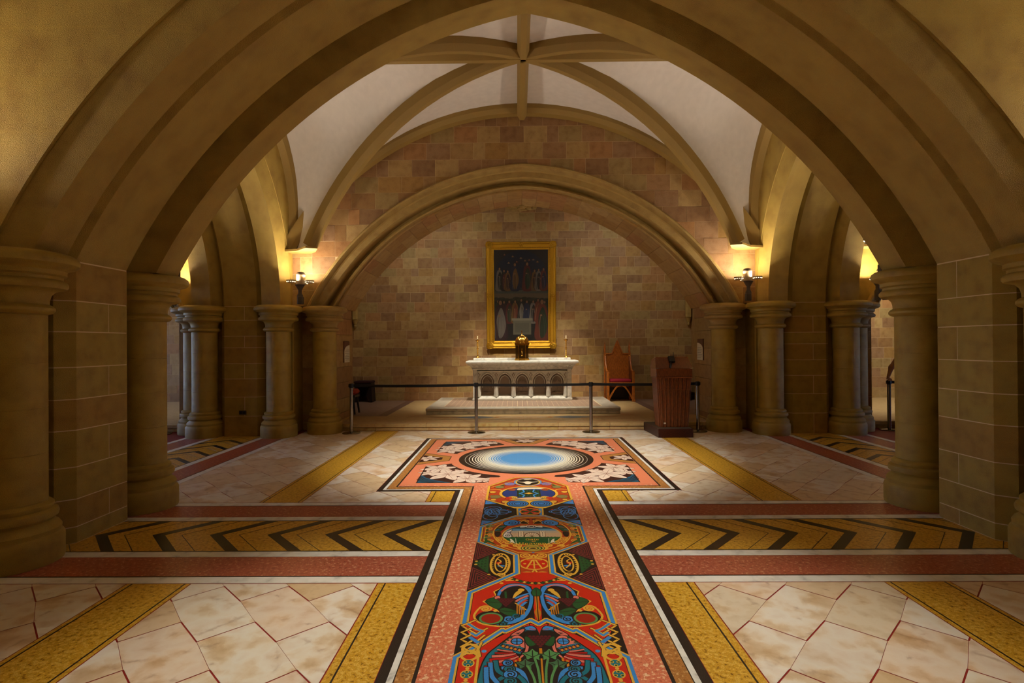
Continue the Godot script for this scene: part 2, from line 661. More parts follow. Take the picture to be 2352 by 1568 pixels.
func build_floor() -> void:
	var f := structure("floor", "polished marble and terrazzo floor of the crypt")
	var s := Sh.new()
	box(s, V(-15.6, -0.3, -3.0), V(15.6, -0.0015, 15.6))
	put(f, "floor_bed", s, M.grout)

	# marble slabs laid aslant, their ends in red zigzag joints
	var px := 0.445
	var row := 0.485
	var zones := [
		rect(1.098, 0.6, 2.392, 3.80), rect(2.848, 0.6, 5.05, 3.80),
		PackedVector2Array([Vector2(1.098, 5.765), Vector2(2.392, 5.765), Vector2(2.392, 10.5), Vector2(0.0, 10.5), Vector2(0.0, 9.69), Vector2(1.722, 9.69), Vector2(1.722, 6.175), Vector2(1.098, 6.175)]),
		rect(2.848, 5.765, 4.185, 10.5), rect(6.14, 6.6, 9.6, 10.5),
	]
	for k in 12:
		for j in range(-1, 23):
			var pk := Vector2(1.25 + px * (k - 3) if k < 12 else 0.0, 0.0)
			pk = Vector2(1.25 + px * (k - 3), 3.76 + row * (j - 7))
			_tile(f, pk, px, row, zones)
	for k in range(12, 20):
		for j in range(5, 16):
			_tile(f, Vector2(1.25 + px * (k - 3), 3.76 + row * (j - 7)), px, row, zones)
	# plain marble in the outer bays, out of sight of the joints
	for side in [-1.0, 1.0]:
		for q in [rect(9.61, 0.6, 14.9, 10.5), rect(6.14, 0.6, 9.6, 6.59)]:
			slab(f, "marble_slab", q if side > 0 else mirrored(q), 0.0, 0.02, M.marbles[1], 0.3)

	# bands under the great arch and under the side arches
	var bands := [[0.87, 0.97, "white_marble", "marble_band"], [0.855, 0.868, "black_terrazzo", "black_line"], [0.50, 0.853, "red_terrazzo", "red_band"], [0.39, 0.495, "white_marble", "marble_band"], [0.372, 0.388, "black_terrazzo", "black_line"]]
	for side in [-1.0, 1.0]:
		for way in [-1.0, 1.0]:
			for b in bands:
				var q := rect(0.826, 4.78 + minf(way * b[0], way * b[1]), 4.185, 4.78 + maxf(way * b[0], way * b[1]))
				slab(f, b[3], q if side > 0 else mirrored(q), 0.0, 0.02, M[b[2]])
				var q2 := rect(AX + minf(way * b[0], way * b[1]), 5.76, AX + maxf(way * b[0], way * b[1]), 10.05)
				slab(f, b[3], q2 if side > 0 else mirrored(q2), 0.0, 0.02, M[b[2]])
		# chevrons
		var field := rect(0.826, 4.78 - 0.371, 4.185, 4.78 + 0.371)
		slab(f, "gold_field", field if side > 0 else mirrored(field), 0.0, 0.02, M.gold_terrazzo)
		var field2 := rect(AX - 0.371, 5.76, AX + 0.371, 10.05)
		slab(f, "gold_field", field2 if side > 0 else mirrored(field2), 0.0, 0.02, M.gold_terrazzo)
		for k in 8:
			for fine in 2:
				var tip := 1.30 + 0.505 * k + (0.25 if fine else 0.0)
				var wd := 0.008 if fine else 0.11
				var ch := PackedVector2Array([Vector2(tip, 4.78), Vector2(tip - 0.33, 4.78 + 0.37), Vector2(tip - 0.33 - wd, 4.78 + 0.37), Vector2(tip - wd, 4.78), Vector2(tip - 0.33 - wd, 4.78 - 0.37), Vector2(tip - 0.33, 4.78 - 0.37)])
				for c in Geometry2D.intersect_polygons(ch, field):
					slab(f, "black_line" if fine else "black_chevron", c if side > 0 else mirrored(c), 0.0012, 0.02, M.black_terrazzo)
				var t2 := 6.1 + 0.505 * k + (0.25 if fine else 0.0)
				var c2 := PackedVector2Array([Vector2(AX, t2), Vector2(AX - 0.37, t2 - 0.33), Vector2(AX - 0.37, t2 - 0.33 - wd), Vector2(AX, t2 - wd), Vector2(AX + 0.37, t2 - 0.33 - wd), Vector2(AX + 0.37, t2 - 0.33)])
				for c in Geometry2D.intersect_polygons(c2, field2):
					slab(f, "black_line" if fine else "black_chevron", c if side > 0 else mirrored(c), 0.0012, 0.02, M.black_terrazzo)
		# gold strips
		for q3 in [[2.40, 2.84, 0.6, 3.80], [2.40, 2.84, 5.765, 10.5], [0.829, 1.09, 0.6, 3.80], [0.829, 1.09, 5.765, 6.178]]:
			var r := rect(q3[0], q3[2], q3[1], q3[3])
			slab(f, "gold_band", r if side > 0 else mirrored(r), 0.0, 0.02, M.gold_terrazzo)
			for x in ([q3[0] + 0.035, q3[1] - 0.035] if q3[0] > 2.0 else [q3[1] - 0.05]):
				var l := rect(x - 0.005, q3[2], x + 0.005, q3[3])
				slab(f, "black_line", l if side > 0 else mirrored(l), 0.0012, 0.02, M.black_terrazzo)


func _tile(f: Node3D, pk: Vector2, px: float, row: float, zones: Array) -> void:
	var hx := px * 0.5
	var am := 0.22
	var a := [pk, pk + Vector2(hx, -am), pk + Vector2(0, -row), pk + Vector2(-hx, -row - am), pk + Vector2(-px, -row), pk + Vector2(-hx, -am)]
	var t := PackedVector2Array(a)
	var o := Geometry2D.offset_polygon(t, -0.0012, Geometry2D.JOIN_MITER)
	if o.is_empty():
		return
	var bits: Array = [o[0]]
	for e in [[0, 1], [2, 3], [3, 4], [5, 0]]:
		var p0: Vector2 = a[e[0]]
		var p1: Vector2 = a[e[1]]
		var d := (p1 - p0).normalized()
		var n := Vector2(-d.y, d.x) * 0.0045
		p0 -= d * 0.003
		p1 += d * 0.003
		var cut := PackedVector2Array([p0 + n, p1 + n, p1 - n, p0 - n])
		var next := []
		for b in bits:
			next.append_array(Geometry2D.clip_polygons(b, cut))
		bits = next
	for z in zones:
		for b in bits:
			for c in Geometry2D.intersect_polygons(b, z):
				if absf(_area(c)) < 0.0015:
					continue
				for side in [-1.0, 1.0]:
					var q: PackedVector2Array = c if side > 0 else mirrored(c)
					slab(f, "marble_tile", q, rng.randf_range(-0.0004, 0.0), 0.02, M.marbles[rng.randi() % 7], 0.55, rng.randf() * TAU, Vector2(rng.randf(), rng.randf()))


func _area(q: PackedVector2Array) -> float:
	var a := 0.0
	for i in q.size():
		a += q[i].cross(q[(i + 1) % q.size()])
	return a * 0.5


# ---------------------------------------------------------------- mosaic

class Canvas:
	var im: Image
	var k := 1.0
	var x0 := 0.0
	var z1 := 0.0
	var twin := true

	func _init(w: int, h: int, scale: float, left: float, far: float, bg: Color) -> void:
		im = Image.create(w, h, false, Image.FORMAT_RGB8)
		im.fill(bg)
		k = scale
		x0 = left
		z1 = far

	func fill(q: PackedVector2Array, c: Color) -> void:
		_fill(q, c)
		if twin:
			var r := PackedVector2Array()
			for v in q:
				r.append(Vector2(-v.x, v.y))
			_fill(r, c)

	func _fill(q: PackedVector2Array, c: Color) -> void:
		var n := q.size()
		var px := PackedVector2Array()
		var lo := 1e9
		var hi := -1e9
		for v in q:
			var w := Vector2((v.x - x0) * k, (z1 - v.y) * k)
			px.append(w)
			lo = minf(lo, w.y)
			hi = maxf(hi, w.y)
		for y in range(maxi(0, int(floor(lo))), mini(im.get_height() - 1, int(ceil(hi))) + 1):
			var yy := y + 0.5
			var xs := PackedFloat32Array()
			for i in n:
				var a := px[i]
				var b := px[(i + 1) % n]
				if (a.y <= yy) != (b.y <= yy):
					xs.append(a.x + (yy - a.y) / (b.y - a.y) * (b.x - a.x))
			xs.sort()
			for i in range(0, xs.size() - 1, 2):
				var xa := maxi(0, int(round(xs[i])))
				var xb := mini(im.get_width(), int(round(xs[i + 1])))
				if xb > xa:
					im.fill_rect(Rect2i(xa, y, xb - xa, 1), c)

	func oval(x: float, z: float, rx: float, rz: float, c: Color, n := 28) -> void:
		var q := PackedVector2Array()
		for i in n:
			q.append(Vector2(x + rx * cos(TAU * i / n), z + rz * sin(TAU * i / n)))
		fill(q, c)

	func ring(x: float, z: float, rx: float, rz: float, w: float, c: Color, inner: Color) -> void:
		oval(x, z, rx, rz, c, 40)
		oval(x, z, rx - w, rz - w, inner, 40)

	func line(pts: Array, w: float, c: Color, closed := false) -> void:
		var n := pts.size()
		for i in (n if closed else n - 1):
			var a: Vector2 = pts[i]
			var b: Vector2 = pts[(i + 1) % n]
			if a.is_equal_approx(b):
				continue
			var d := (b - a).normalized() * w * 0.5
			var m := Vector2(-d.y, d.x)
			fill(PackedVector2Array([a + m - d * 0.6, b + m + d * 0.6, b - m + d * 0.6, a - m - d * 0.6]), c)

	func curve(pts: Array, w: float, c: Color, closed := false) -> void:
		line(smooth(pts, closed), w, c)

	func smooth(pts: Array, closed := false) -> Array:
		var out := []
		var n := pts.size()
		for i in (n if closed else n - 1):
			var p0: Vector2 = pts[posmod(i - 1, n)] if closed or i > 0 else pts[0]
			var p1: Vector2 = pts[i]
			var p2: Vector2 = pts[(i + 1) % n]
			var p3: Vector2 = pts[(i + 2) % n] if closed or i + 2 < n else pts[n - 1]
			for t in 8:
				out.append(p1.cubic_interpolate(p2, p0, p3, t / 8.0))
		out.append(pts[0] if closed else pts[n - 1])
		return out

	func blob(pts: Array, c: Color) -> void:
		fill(PackedVector2Array(smooth(pts, true)), c)

	func edged(pts: Array, c: Color, e: Color, w: float) -> void:
		blob(pts, c)
		curve(pts, w, e, true)

	func spiral(x: float, z: float, r: float, turns: float, w: float, c: Color, start := 0.0, hand := 1.0, squash := 1.0) -> void:
		var q := []
		var n := int(turns * 16)
		for i in n + 1:
			var t := float(i) / n
			var a := start + hand * TAU * turns * t
			q.append(Vector2(x + cos(a) * r * (1.0 - 0.88 * t), z + sin(a) * r * squash * (1.0 - 0.88 * t)))
		line(q, w, c)


func build_mosaic() -> void:
	var f := structure("floor_mosaic", "inlaid mosaic cross in the middle of the floor")
	# nested outlines of the cross
	var cross := PackedVector2Array([Vector2(-0.825, 0.6), Vector2(0.825, 0.6), Vector2(0.825, 6.18), Vector2(1.715, 6.18), Vector2(1.715, 9.68), Vector2(-1.715, 9.68), Vector2(-1.715, 6.18), Vector2(-0.825, 6.18)])
	var layers := [[0.0, "black_terrazzo", "black_border"], [0.055, "white_marble", "marble_border"], [0.088, "black_terrazzo", "black_line"], [0.094, "ochre_terrazzo", "ochre_border"], [0.180, "black_terrazzo", "black_line"], [0.200, "pink_terrazzo", "pink_field"]]
	for i in layers.size():
		var q := cross
		if layers[i][0] > 0.0:
			q = Geometry2D.offset_polygon(cross, -layers[i][0], Geometry2D.JOIN_MITER)[0]
		slab(f, layers[i][2], q, 0.0004 * i, 0.02, M[layers[i][1]])
	_head_mosaic(f)
	_panel_mosaic(f)


func _canvas_material(c: Canvas, called: String, rough := 0.33) -> StandardMaterial3D:
	var m := mat(called, grey(1.0), rough)
	m.albedo_texture = ImageTexture.create_from_image(c.im)
	m.texture_repeat = false
	return m


func _inlay(f: Node3D, called: String, c: Canvas, w: float, d: float, h: float) -> void:
	var s := Sh.new()
	prism(s, rect(c.x0, c.z1 - d, c.x0 + w, c.z1), Vector3.ZERO, Vector3.RIGHT, Vector3.FORWARD, Vector3.UP, h - 0.02, h)
	for q in s.p:
		s.uv.append(Vector2((q.x - c.x0) / w, (c.z1 + q.z) / d))
	var m := _canvas_material(c, called + "_stone")
	m.texture_repeat = true
	m.detail_enabled = true
	m.detail_albedo = T.chips
	m.detail_blend_mode = BaseMaterial3D.BLEND_MODE_MUL
	m.detail_uv_layer = BaseMaterial3D.DETAIL_UV_2
	m.uv2_triplanar = true
	m.uv2_world_triplanar = true
	m.uv2_scale = Vector3.ONE * 3.6
	put(f, called, s, m)


func _head_mosaic(f: Node3D) -> void:
	var ochre := Color(0.72, 0.50, 0.25)
	var blk := Color(0.13, 0.09, 0.08)
	var pink := Color(0.90, 0.53, 0.39)
	var lily := Color(0.90, 0.82, 0.76)
	var umber := Color(0.22, 0.11, 0.10)
	var c := Canvas.new(1400, 1400, 1400 / 3.02, -1.51, 9.475, pink)
	var zc := 7.93
	var rad := func(a: float, r: float) -> Vector2: return Vector2(cos(a) * r, zc + sin(a) * r)
	c.twin = false
	# four corner fields of lilies between the ring and the border
	for q in 4:
		var sx := 1.0 if q % 2 == 0 else -1.0
		var sz := 1.0 if q < 2 else -1.0
		var at := func(x: float, z: float) -> Vector2: return Vector2(sx * x, zc + sz * z)
		var fld: Array = [at.call(1.33, 1.39), at.call(1.36, 0.52), at.call(1.03, 0.34)]
		for i in 9:
			var a := lerpf(0.33, 1.24, i / 8.0)
			fld.append(at.call(cos(a) * 1.10, sin(a) * 1.10))
		fld.append(at.call(0.34, 1.09))
		fld.append(at.call(0.52, 1.39))
		c.fill(PackedVector2Array(fld), umber)
		# blue corner of concentric arcs
		var corner := PackedVector2Array([at.call(1.33, 1.39), at.call(1.35, 0.95), at.call(1.26, 1.13), at.call(1.12, 1.27), at.call(0.90, 1.39)])
		c.fill(corner, Color(0.08, 0.34, 0.47))
		for k in 4:
			var o := 0.05 + 0.055 * k
			c.line([at.call(1.35 , 1.00 + o), at.call(1.24 + o * 0.4, 1.17 + o * 0.5), at.call(1.12 + o * 0.5, 1.28 + o * 0.35), at.call(0.95 + o, 1.39)], 0.018, Color(0.07, 0.09, 0.12))
		# lily heads
		for l in [[1.24, 0.88, 0.16, 4.0], [0.54, 1.26, 0.13, 2.0], [0.88, 0.80, 0.12, 1.0], [1.17, 0.62, 0.24, 0.3], [0.74, 1.18, 0.24, 3.0], [1.00, 0.96, 0.29, 1.9]]:
			_lily(c, at.call(l[0], l[1]), l[2], l[3] * sx * sz, lily, Color(0.55, 0.36, 0.30))
		c.line(fld, 0.014, blk, true)
	# pointed side fields with an ochre frame, on three sides
	for side in 3:
		var tr := func(u: float, v: float) -> Vector2:
			match side:
				0: return Vector2(-u, zc + v)
				1: return Vector2(u, zc + v)
				_: return Vector2(v, zc + u)
		c.fill(PackedVector2Array([tr.call(1.6, 0.46), tr.call(1.09, 0.15), tr.call(1.09, -0.15), tr.call(1.6, -0.46)]), blk)
		c.fill(PackedVector2Array([tr.call(1.6, 0.44), tr.call(1.10, 0.138), tr.call(1.10, -0.138), tr.call(1.6, -0.44)]), ochre)
		c.fill(PackedVector2Array([tr.call(1.6, 0.30), tr.call(1.21, 0.07), tr.call(1.21, -0.07), tr.call(1.6, -0.30)]), blk)
		c.fill(PackedVector2Array([tr.call(1.6, 0.28), tr.call(1.22, 0.06), tr.call(1.22, -0.06), tr.call(1.6, -0.28)]), umber)
		_lily(c, tr.call(1.42, 0.02), 0.17, 0.4 + side, lily, Color(0.55, 0.36, 0.30))
	# the ringed disc
	c.oval(0, zc, 0.965, 0.965, blk, 96)
	var cream := Color(0.93, 0.91, 0.83)
	var r := 0.955
	var widths := [[0.075, 0.006], [0.05, 0.010], [0.035, 0.014], [0.026, 0.018], [0.018, 0.022], [0.012, 0.026], [0.008, 0.03]]
	for w in widths:
		r -= w[0]
		c.oval(0, zc, r, r, cream, 96)
		r -= w[1]
		c.oval(0, zc, r, r, blk, 96)
	c.oval(0, zc, r - 0.003, r - 0.003, cream, 96)
	var sea := Color(0.33, 0.63, 0.90)
	var b := 0.575
	for w in [[0.004, 0.03], [0.010, 0.022], [0.016, 0.016], [0.022, 0.012], [0.028, 0.008], [0.03, 0.005]]:
		c.oval(0, zc, b, b, sea, 80)
		b -= w[0]
		c.oval(0, zc, b, b, cream, 80)
		b -= w[1]
	c.oval(0, zc, b, b, sea, 80)
	_inlay(f, "disc_panel", c, 3.02, 3.02, 0.0024)


func _lily(c: Canvas, at: Vector2, r: float, turn: float, col: Color, dark: Color) -> void:
	for k in 6:
		var a := turn + TAU * k / 6.0
		var d := Vector2(cos(a), sin(a))
		var n := Vector2(-d.y, d.x)
		var pet := [at, at + d * r * 0.5 + n * r * 0.26, at + d * r * 1.08 + n * r * 0.05, at + d * r * 0.55 - n * r * 0.24]
		c.edged(pet, col, dark, 0.006)
		c.line([at, at + d * r * 0.8], 0.005, dark)
	for k in 5:
		var a := turn + 0.5 + TAU * k / 5.0
		c.line([at, at + Vector2(cos(a), sin(a)) * r * 0.3], 0.006, dark)


func _panel_mosaic(f: Node3D) -> void:
	var K := 880.0
	for half in 2:
		var far := 6.80 if half == 0 else 4.473
		var c := Canvas.new(818, 2048, K, -0.465, far, Color(0.12, 0.09, 0.08))
		_draw_panel(c)
		_inlay(f, "mosaic_panel", c, 818.0 / K, 2048.0 / K, 0.0028)
	slab(f, "black_border", rect(-0.465, 0.6, 0.465, 4.473 - 2048.0 / K), 0.0024, 0.02, M.black_terrazzo)
	# lettering in the castle medallion
	var font := SystemFont.new()
	font.font_names = PackedStringArray(["Droid Serif"])
	var letters := mat("gold_letters", Color(0.86, 0.62, 0.20), 0.3)
	for l in [["Gate", 0.0, 4.634, 0.044], ["of", 0.012, 4.590, 0.030], ["Heaven", 0.0, 4.536, 0.052]]:
		var tm := TextMesh.new()
		tm.text = l[0]
		tm.font = font
		tm.font_size = 32
		tm.pixel_size = l[3] / 26.0
		tm.depth = 0.001
		tm.curve_step = 2.0
		var o := part(f, "lettering", tm, letters, V(l[1], 0.0033, l[2]))
		o.rotation = Vector3(-PI / 2, 0, 0)


func P(x: float, z: float) -> Vector2:
	return Vector2(x, z)


func _draw_panel(c: Canvas) -> void:
	var gold := Color(0.88, 0.68, 0.24)
	var red := Color(0.80, 0.15, 0.07)
	var rust := Color(0.70, 0.24, 0.09)
	var deep := Color(0.45, 0.09, 0.09)
	var blue := Color(0.22, 0.54, 0.84)
	var navy := Color(0.13, 0.20, 0.45)
	var teal := Color(0.04, 0.44, 0.52)
	var blk := Color(0.12, 0.09, 0.08)
	var grn := Color(0.12, 0.33, 0.17)
	var leaf := Color(0.33, 0.57, 0.33)
	var pink := Color(0.86, 0.46, 0.40)
	var grape := Color(0.38, 0.09, 0.14)
	var cream := Color(0.90, 0.85, 0.74)
	# ---- first octagon
	var o1 := [P(0.15, 6.785), P(0.452, 6.38), P(0.452, 5.825), P(0.148, 5.53), P(-0.148, 5.53), P(-0.452, 5.825), P(-0.452, 6.38), P(-0.15, 6.785)]
	c.twin = false
	c.twin = true
	c.fill(PackedVector2Array([P(0.0, 6.81), P(0.47, 6.81), P(0.47, 6.36), P(0.16, 6.78), P(0.0, 6.79)]), Color(0.90, 0.53, 0.39))
	c.twin = false
	c.fill(PackedVector2Array(o1), rust)
	c.line(o1, 0.034, blk, true)
	c.line(o1, 0.026, gold, true)
	c.twin = true
	for sp in [[0.22, 6.47, 0.075, blue], [0.33, 6.33, 0.06, leaf], [0.365, 5.93, 0.07, leaf], [0.25, 5.74, 0.045, gold], [0.40, 6.12, 0.04, gold], [0.30, 6.42, 0.025, grn], [0.38, 5.82, 0.03, gold]]:
		c.oval(sp[0], sp[1], sp[2] * 1.05, sp[2] * 1.05, blk)
		c.oval(sp[0], sp[1], sp[2] * 0.95, sp[2] * 0.95, deep if sp[3] == gold else rust)
		c.spiral(sp[0], sp[1], sp[2] * 0.9, 2.6, 0.012, sp[3], 0.5)
	c.curve([P(0.43, 6.22), P(0.36, 6.24), P(0.31, 6.20), P(0.29, 6.08)], 0.016, gold)
	c.curve([P(0.12, 6.66), P(0.2, 6.58), P(0.29, 6.46), P(0.42, 6.33)], 0.012, gold)
	c.twin = false
	c.oval(0, 6.56, 0.165, 0.185, blue, 40)
	c.ring(0, 6.56, 0.15, 0.17, 0.018, gold, blk)
	c.oval(0, 6.70, 0.05, 0.02, cream)
	c.blob([P(-0.13, 6.58), P(-0.05, 6.57), P(0.0, 6.60), P(0.05, 6.57), P(0.13, 6.58), P(0.05, 6.53), P(0.02, 6.46), P(-0.02, 6.46), P(-0.05, 6.53)], cream)
	c.ring(0, 6.065, 0.325, 0.30, 0.03, gold, blk)
	c.oval(0, 6.065, 0.288, 0.262, navy, 48)
	c.fill(rect(-0.13, 5.93, 0.13, 6.20), grn)
	for i in 9:
		c.fill(rect(-0.125 + i * 0.03, 5.93, -0.112 + i * 0.03, 6.20), blk)
	for sx in [-0.065, 0.065]:
		c.line([P(sx, 6.22), P(sx * 0.75, 6.12), P(sx * 1.6, 6.06), P(sx * 0.75, 6.0), P(sx, 5.92)], 0.016, blue)
	c.fill(PackedVector2Array([P(-0.06, 6.065), P(0, 6.13), P(0.06, 6.065), P(0, 6.0)]), blk)
	c.fill(PackedVector2Array([P(-0.05, 6.065), P(0, 6.10), P(0.05, 6.065), P(0, 6.03)]), gold)
	c.blob([P(-0.12, 6.20), P(-0.10, 6.29), P(0.05, 6.31), P(0.19, 6.27), P(0.16, 6.24), P(0.02, 6.245)], cream)
	c.blob([P(-0.14, 5.86), P(-0.02, 5.90), P(0.13, 5.915), P(0.12, 5.84), P(-0.02, 5.81)], Color(0.86, 0.70, 0.50))
	c.twin = true
	for sp in [[0.19, 6.22, 0.05, rust], [0.17, 5.90, 0.05, gold], [0.22, 5.88, 0.04, red]]:
		c.oval(sp[0], sp[1], sp[2], sp[2], grn)
		c.spiral(sp[0], sp[1], sp[2], 2.2, 0.014, sp[3])
	# ---- blue spirals and the neck
	c.fill(PackedVector2Array([P(0, 5.80), P(0.25, 5.74), P(0.26, 5.63), P(0.135, 5.52), P(0.13, 5.27), P(0, 5.21)]), gold)
	c.fill(PackedVector2Array([P(0, 5.55), P(0.118, 5.50), P(0.112, 5.28), P(0, 5.23)]), blue)
	c.fill(PackedVector2Array([P(0, 5.58), P(0.09, 5.50), P(0.09, 5.30), P(0, 5.24)]), deep)
	c.oval(0.122, 5.675, 0.116, 0.116, blk, 40)
	for i in 4:
		c.ring(0.122, 5.675, 0.106 - i * 0.026, 0.106 - i * 0.026, 0.014, blue, blk)
	c.oval(0.122, 5.675, 0.012, 0.012, blue)
	c.twin = false
	c.ring(0, 5.405, 0.108, 0.105, 0.014, gold, red)
	for a in 4:
		var d := Vector2.from_angle(a * PI / 2)
		var n := Vector2(-d.y, d.x)
		c.fill(PackedVector2Array([P(0, 5.405), P(0, 5.405) + d * 0.085 + n * 0.035, P(0, 5.405) + d * 0.085 - n * 0.035]), grn)
		c.oval((d.x + n.x) * 0.045, 5.405 + (d.y + n.y) * 0.045, 0.011, 0.011, pink)
	c.twin = true
	# ---- blue knots in the side fields
	c.fill(PackedVector2Array([P(0.16, 5.40), P(0.458, 5.70), P(0.458, 5.10)]), blk)
	c.fill(PackedVector2Array([P(0.458, 5.80), P(0.458, 5.66), P(0.34, 5.68)]), blue)
	c.fill(PackedVector2Array([P(0.458, 5.00), P(0.458, 5.14), P(0.34, 5.12)]), blue)
	for lp in [[0.37, 5.50, 0.085, 0.075], [0.385, 5.27, 0.07, 0.11], [0.32, 5.40, 0.11, 0.09], [0.36, 5.39, 0.06, 0.14], [0.25, 5.40, 0.065, 0.035], [0.41, 5.40, 0.035, 0.09]]:
		var q := []
		for i in 24:
			q.append(P(lp[0] + lp[2] * cos(TAU * i / 24.0), lp[1] + lp[3] * sin(TAU * i / 24.0)))
		c.line(q, 0.016, blk, true)
		c.line(q, 0.010, blue, true)
	for i in 5:
		c.line([P(0.29 + i * 0.03, 5.35 - i * 0.01), P(0.33 + i * 0.03, 5.45 - i * 0.005)], 0.009, blue)
	for d2 in [[0.40, 5.56], [0.42, 5.20], [0.22, 5.47], [0.23, 5.33], [0.43, 5.74], [0.43, 5.06]]:
		c.oval(d2[0], d2[1], 0.012, 0.008, red)
	# ---- second octagon with the walled city
	var o2 := [P(0.138, 5.268), P(0.452, 4.96), P(0.450, 4.588), P(0.133, 4.30), P(-0.133, 4.30), P(-0.450, 4.588), P(-0.452, 4.96), P(-0.138, 5.268)]
	c.twin = false
	c.fill(PackedVector2Array(o2), rust)
	c.line(o2, 0.052, blk, true)
	c.line(o2, 0.044, gold, true)
	c.line(o2, 0.020, blue, true)
	var o2i := []
	for v in o2:
		o2i.append(Vector2(v.x * 0.90, 4.78 + (v.y - 4.78) * 0.90))
	c.line(o2i, 0.010, gold, true)
	c.twin = true
	for k in 6:
		c.spiral(0.365 + 0.018 * sin(k * 2.0), 4.98 - k * 0.075, 0.036, 1.7, 0.010, gold if k % 2 else leaf, k * 1.3)
		c.oval(0.392, 4.95 - k * 0.075, 0.014, 0.022, grn)
	c.fill(PackedVector2Array([P(0.29, 4.50), P(0.40, 4.60), P(0.40, 4.66), P(0.34, 4.58)]), grn)
	c.twin = false
	c.oval(0, 4.80, 0.335, 0.41, rust, 48)
	var ringp := []
	for i in 48:
		ringp.append(P(0.335 * cos(TAU * i / 48.0), 4.80 + 0.41 * sin(TAU * i / 48.0)))
	c.line(ringp, 0.012, gold, true)
	c.twin = true
	# winged scrolls of the ring
	c.edged([P(0.08, 5.07), P(0.17, 5.15), P(0.25, 5.08), P(0.23, 4.99), P(0.15, 5.0)], blue, blk, 0.008)
	c.spiral(0.165, 5.065, 0.055, 1.8, 0.010, blk, 2.4)
	c.edged([P(0.22, 5.0), P(0.285, 4.98), P(0.325, 4.84), P(0.28, 4.83), P(0.24, 4.93)], grn, blk, 0.007)
	for i in 5:
		c.line([P(0.235 + i * 0.014, 4.965 - i * 0.02), P(0.29 + i * 0.008, 4.95 - i * 0.022)], 0.008, [blue, red, grn, navy, blue][i])
	c.edged([P(0.27, 4.82), P(0.325, 4.82), P(0.31, 4.70), P(0.275, 4.72)], blk, rust, 0.006)
	c.spiral(0.06, 5.11, 0.048, 1.8, 0.012, gold, 0.4)
	c.spiral(0.03, 5.16, 0.022, 1.4, 0.008, blk, 0.4)
	c.edged([P(0.02, 5.05), P(0.07, 5.12), P(0.10, 5.05), P(0.05, 5.03)], blk, gold, 0.006)
	for sp in [[0.20, 4.565, 0.05, 0.0], [0.275, 4.64, 0.045, 1.0], [0.13, 4.50, 0.04, 2.0], [0.235, 4.50, 0.03, 3.0], [0.10, 4.445, 0.03, 1.0]]:
		c.spiral(sp[0], sp[1], sp[2], 1.9, 0.012, gold, sp[3])
	c.curve([P(0.31, 4.70), P(0.26, 4.58), P(0.16, 4.52), P(0.10, 4.40)], 0.008, gold)
	c.twin = false
	# the medallion
	c.oval(0, 4.75, 0.262, 0.252, gold, 48)
	var med := PackedVector2Array()
	for i in 48:
		med.append(P(0.25 * cos(TAU * i / 48.0), 4.75 + 0.24 * sin(TAU * i / 48.0)))
	c.fill(med, Color(0.35, 0.58, 0.72))
	for band in [[4.50, 4.695, grn], [4.695, 4.80, Color(0.80, 0.66, 0.52)], [4.80, 4.855, Color(0.72, 0.66, 0.58)], [4.905, 5.0, Color(0.16, 0.30, 0.38)]]:
		for q in Geometry2D.intersect_polygons(med, rect(-0.3, band[0], 0.3, band[1])):
			c.fill(q, band[2])
	for i in 14:
		c.fill(rect(-0.20 + i * 0.03, 4.692, -0.188 + i * 0.03, 4.702), blk)
	c.oval(0, 4.70, 0.072, 0.115, Color(0.40, 0.26, 0.18))
	c.oval(0, 4.70, 0.062, 0.103, Color(0.86, 0.76, 0.62))
	for i in 7:
		var a := PI * (i + 1) / 8.0
		c.line([P(0, 4.70), P(0.06 * cos(a), 4.70 + 0.10 * sin(a))], 0.004, Color(0.40, 0.26, 0.18))
	c.fill(rect(-0.08, 4.60, 0.08, 4.698), grn)
	c.twin = true
	c.fill(rect(0.068, 4.70, 0.118, 4.83), Color(0.40, 0.26, 0.18))
	c.fill(rect(0.073, 4.70, 0.113, 4.825), Color(0.88, 0.78, 0.64))
	for i in 3:
		c.fill(rect(0.073 + i * 0.016, 4.825, 0.081 + i * 0.016, 4.85), Color(0.88, 0.78, 0.64))
		c.fill(rect(0.090, 4.725 + i * 0.035, 0.096, 4.742 + i * 0.035), blk)
	c.edged([P(0.145, 4.535), P(0.16, 4.62), P(0.19, 4.655), P(0.185, 4.60), P(0.195, 4.545), P(0.17, 4.57)], cream, grn, 0.004)
	c.line([P(0.14, 4.66), P(0.135, 4.53)], 0.005, cream)
	for i in 4:
		c.oval(0.20 - i * 0.016, 4.66 + (i % 2) * 0.012, 0.014, 0.012, Color(0.18, 0.42, 0.22))
	c.twin = false
	c.edged([P(-0.25, 4.72), P(-0.20, 4.68), P(-0.17, 4.72), P(-0.19, 4.80), P(-0.17, 4.88), P(-0.22, 4.84)], Color(0.86, 0.83, 0.78), blk, 0.006)
	c.spiral(-0.205, 4.73, 0.03, 1.6, 0.008, blk)
	c.spiral(-0.20, 4.80, 0.02, 1.6, 0.006, Color(0.35, 0.22, 0.40))
	c.ring(0, 4.965, 0.05, 0.035, 0.01, cream, Color(0.35, 0.25, 0.45))
	c.ring(0, 4.965, 0.025, 0.018, 0.006, cream, blk)
	c.twin = true
	c.blob([P(0.05, 4.97), P(0.09, 4.985), P(0.10, 4.94), P(0.06, 4.945)], Color(0.80, 0.78, 0.74))
	c.twin = false
	# ---- green ring, monogram
	c.oval(0, 4.437, 0.098, 0.07, grn, 32)
	for i in 3:
		c.ring(0, 4.437, 0.09 - i * 0.026, 0.062 - i * 0.018, 0.010, gold, grn if i < 2 else blk)
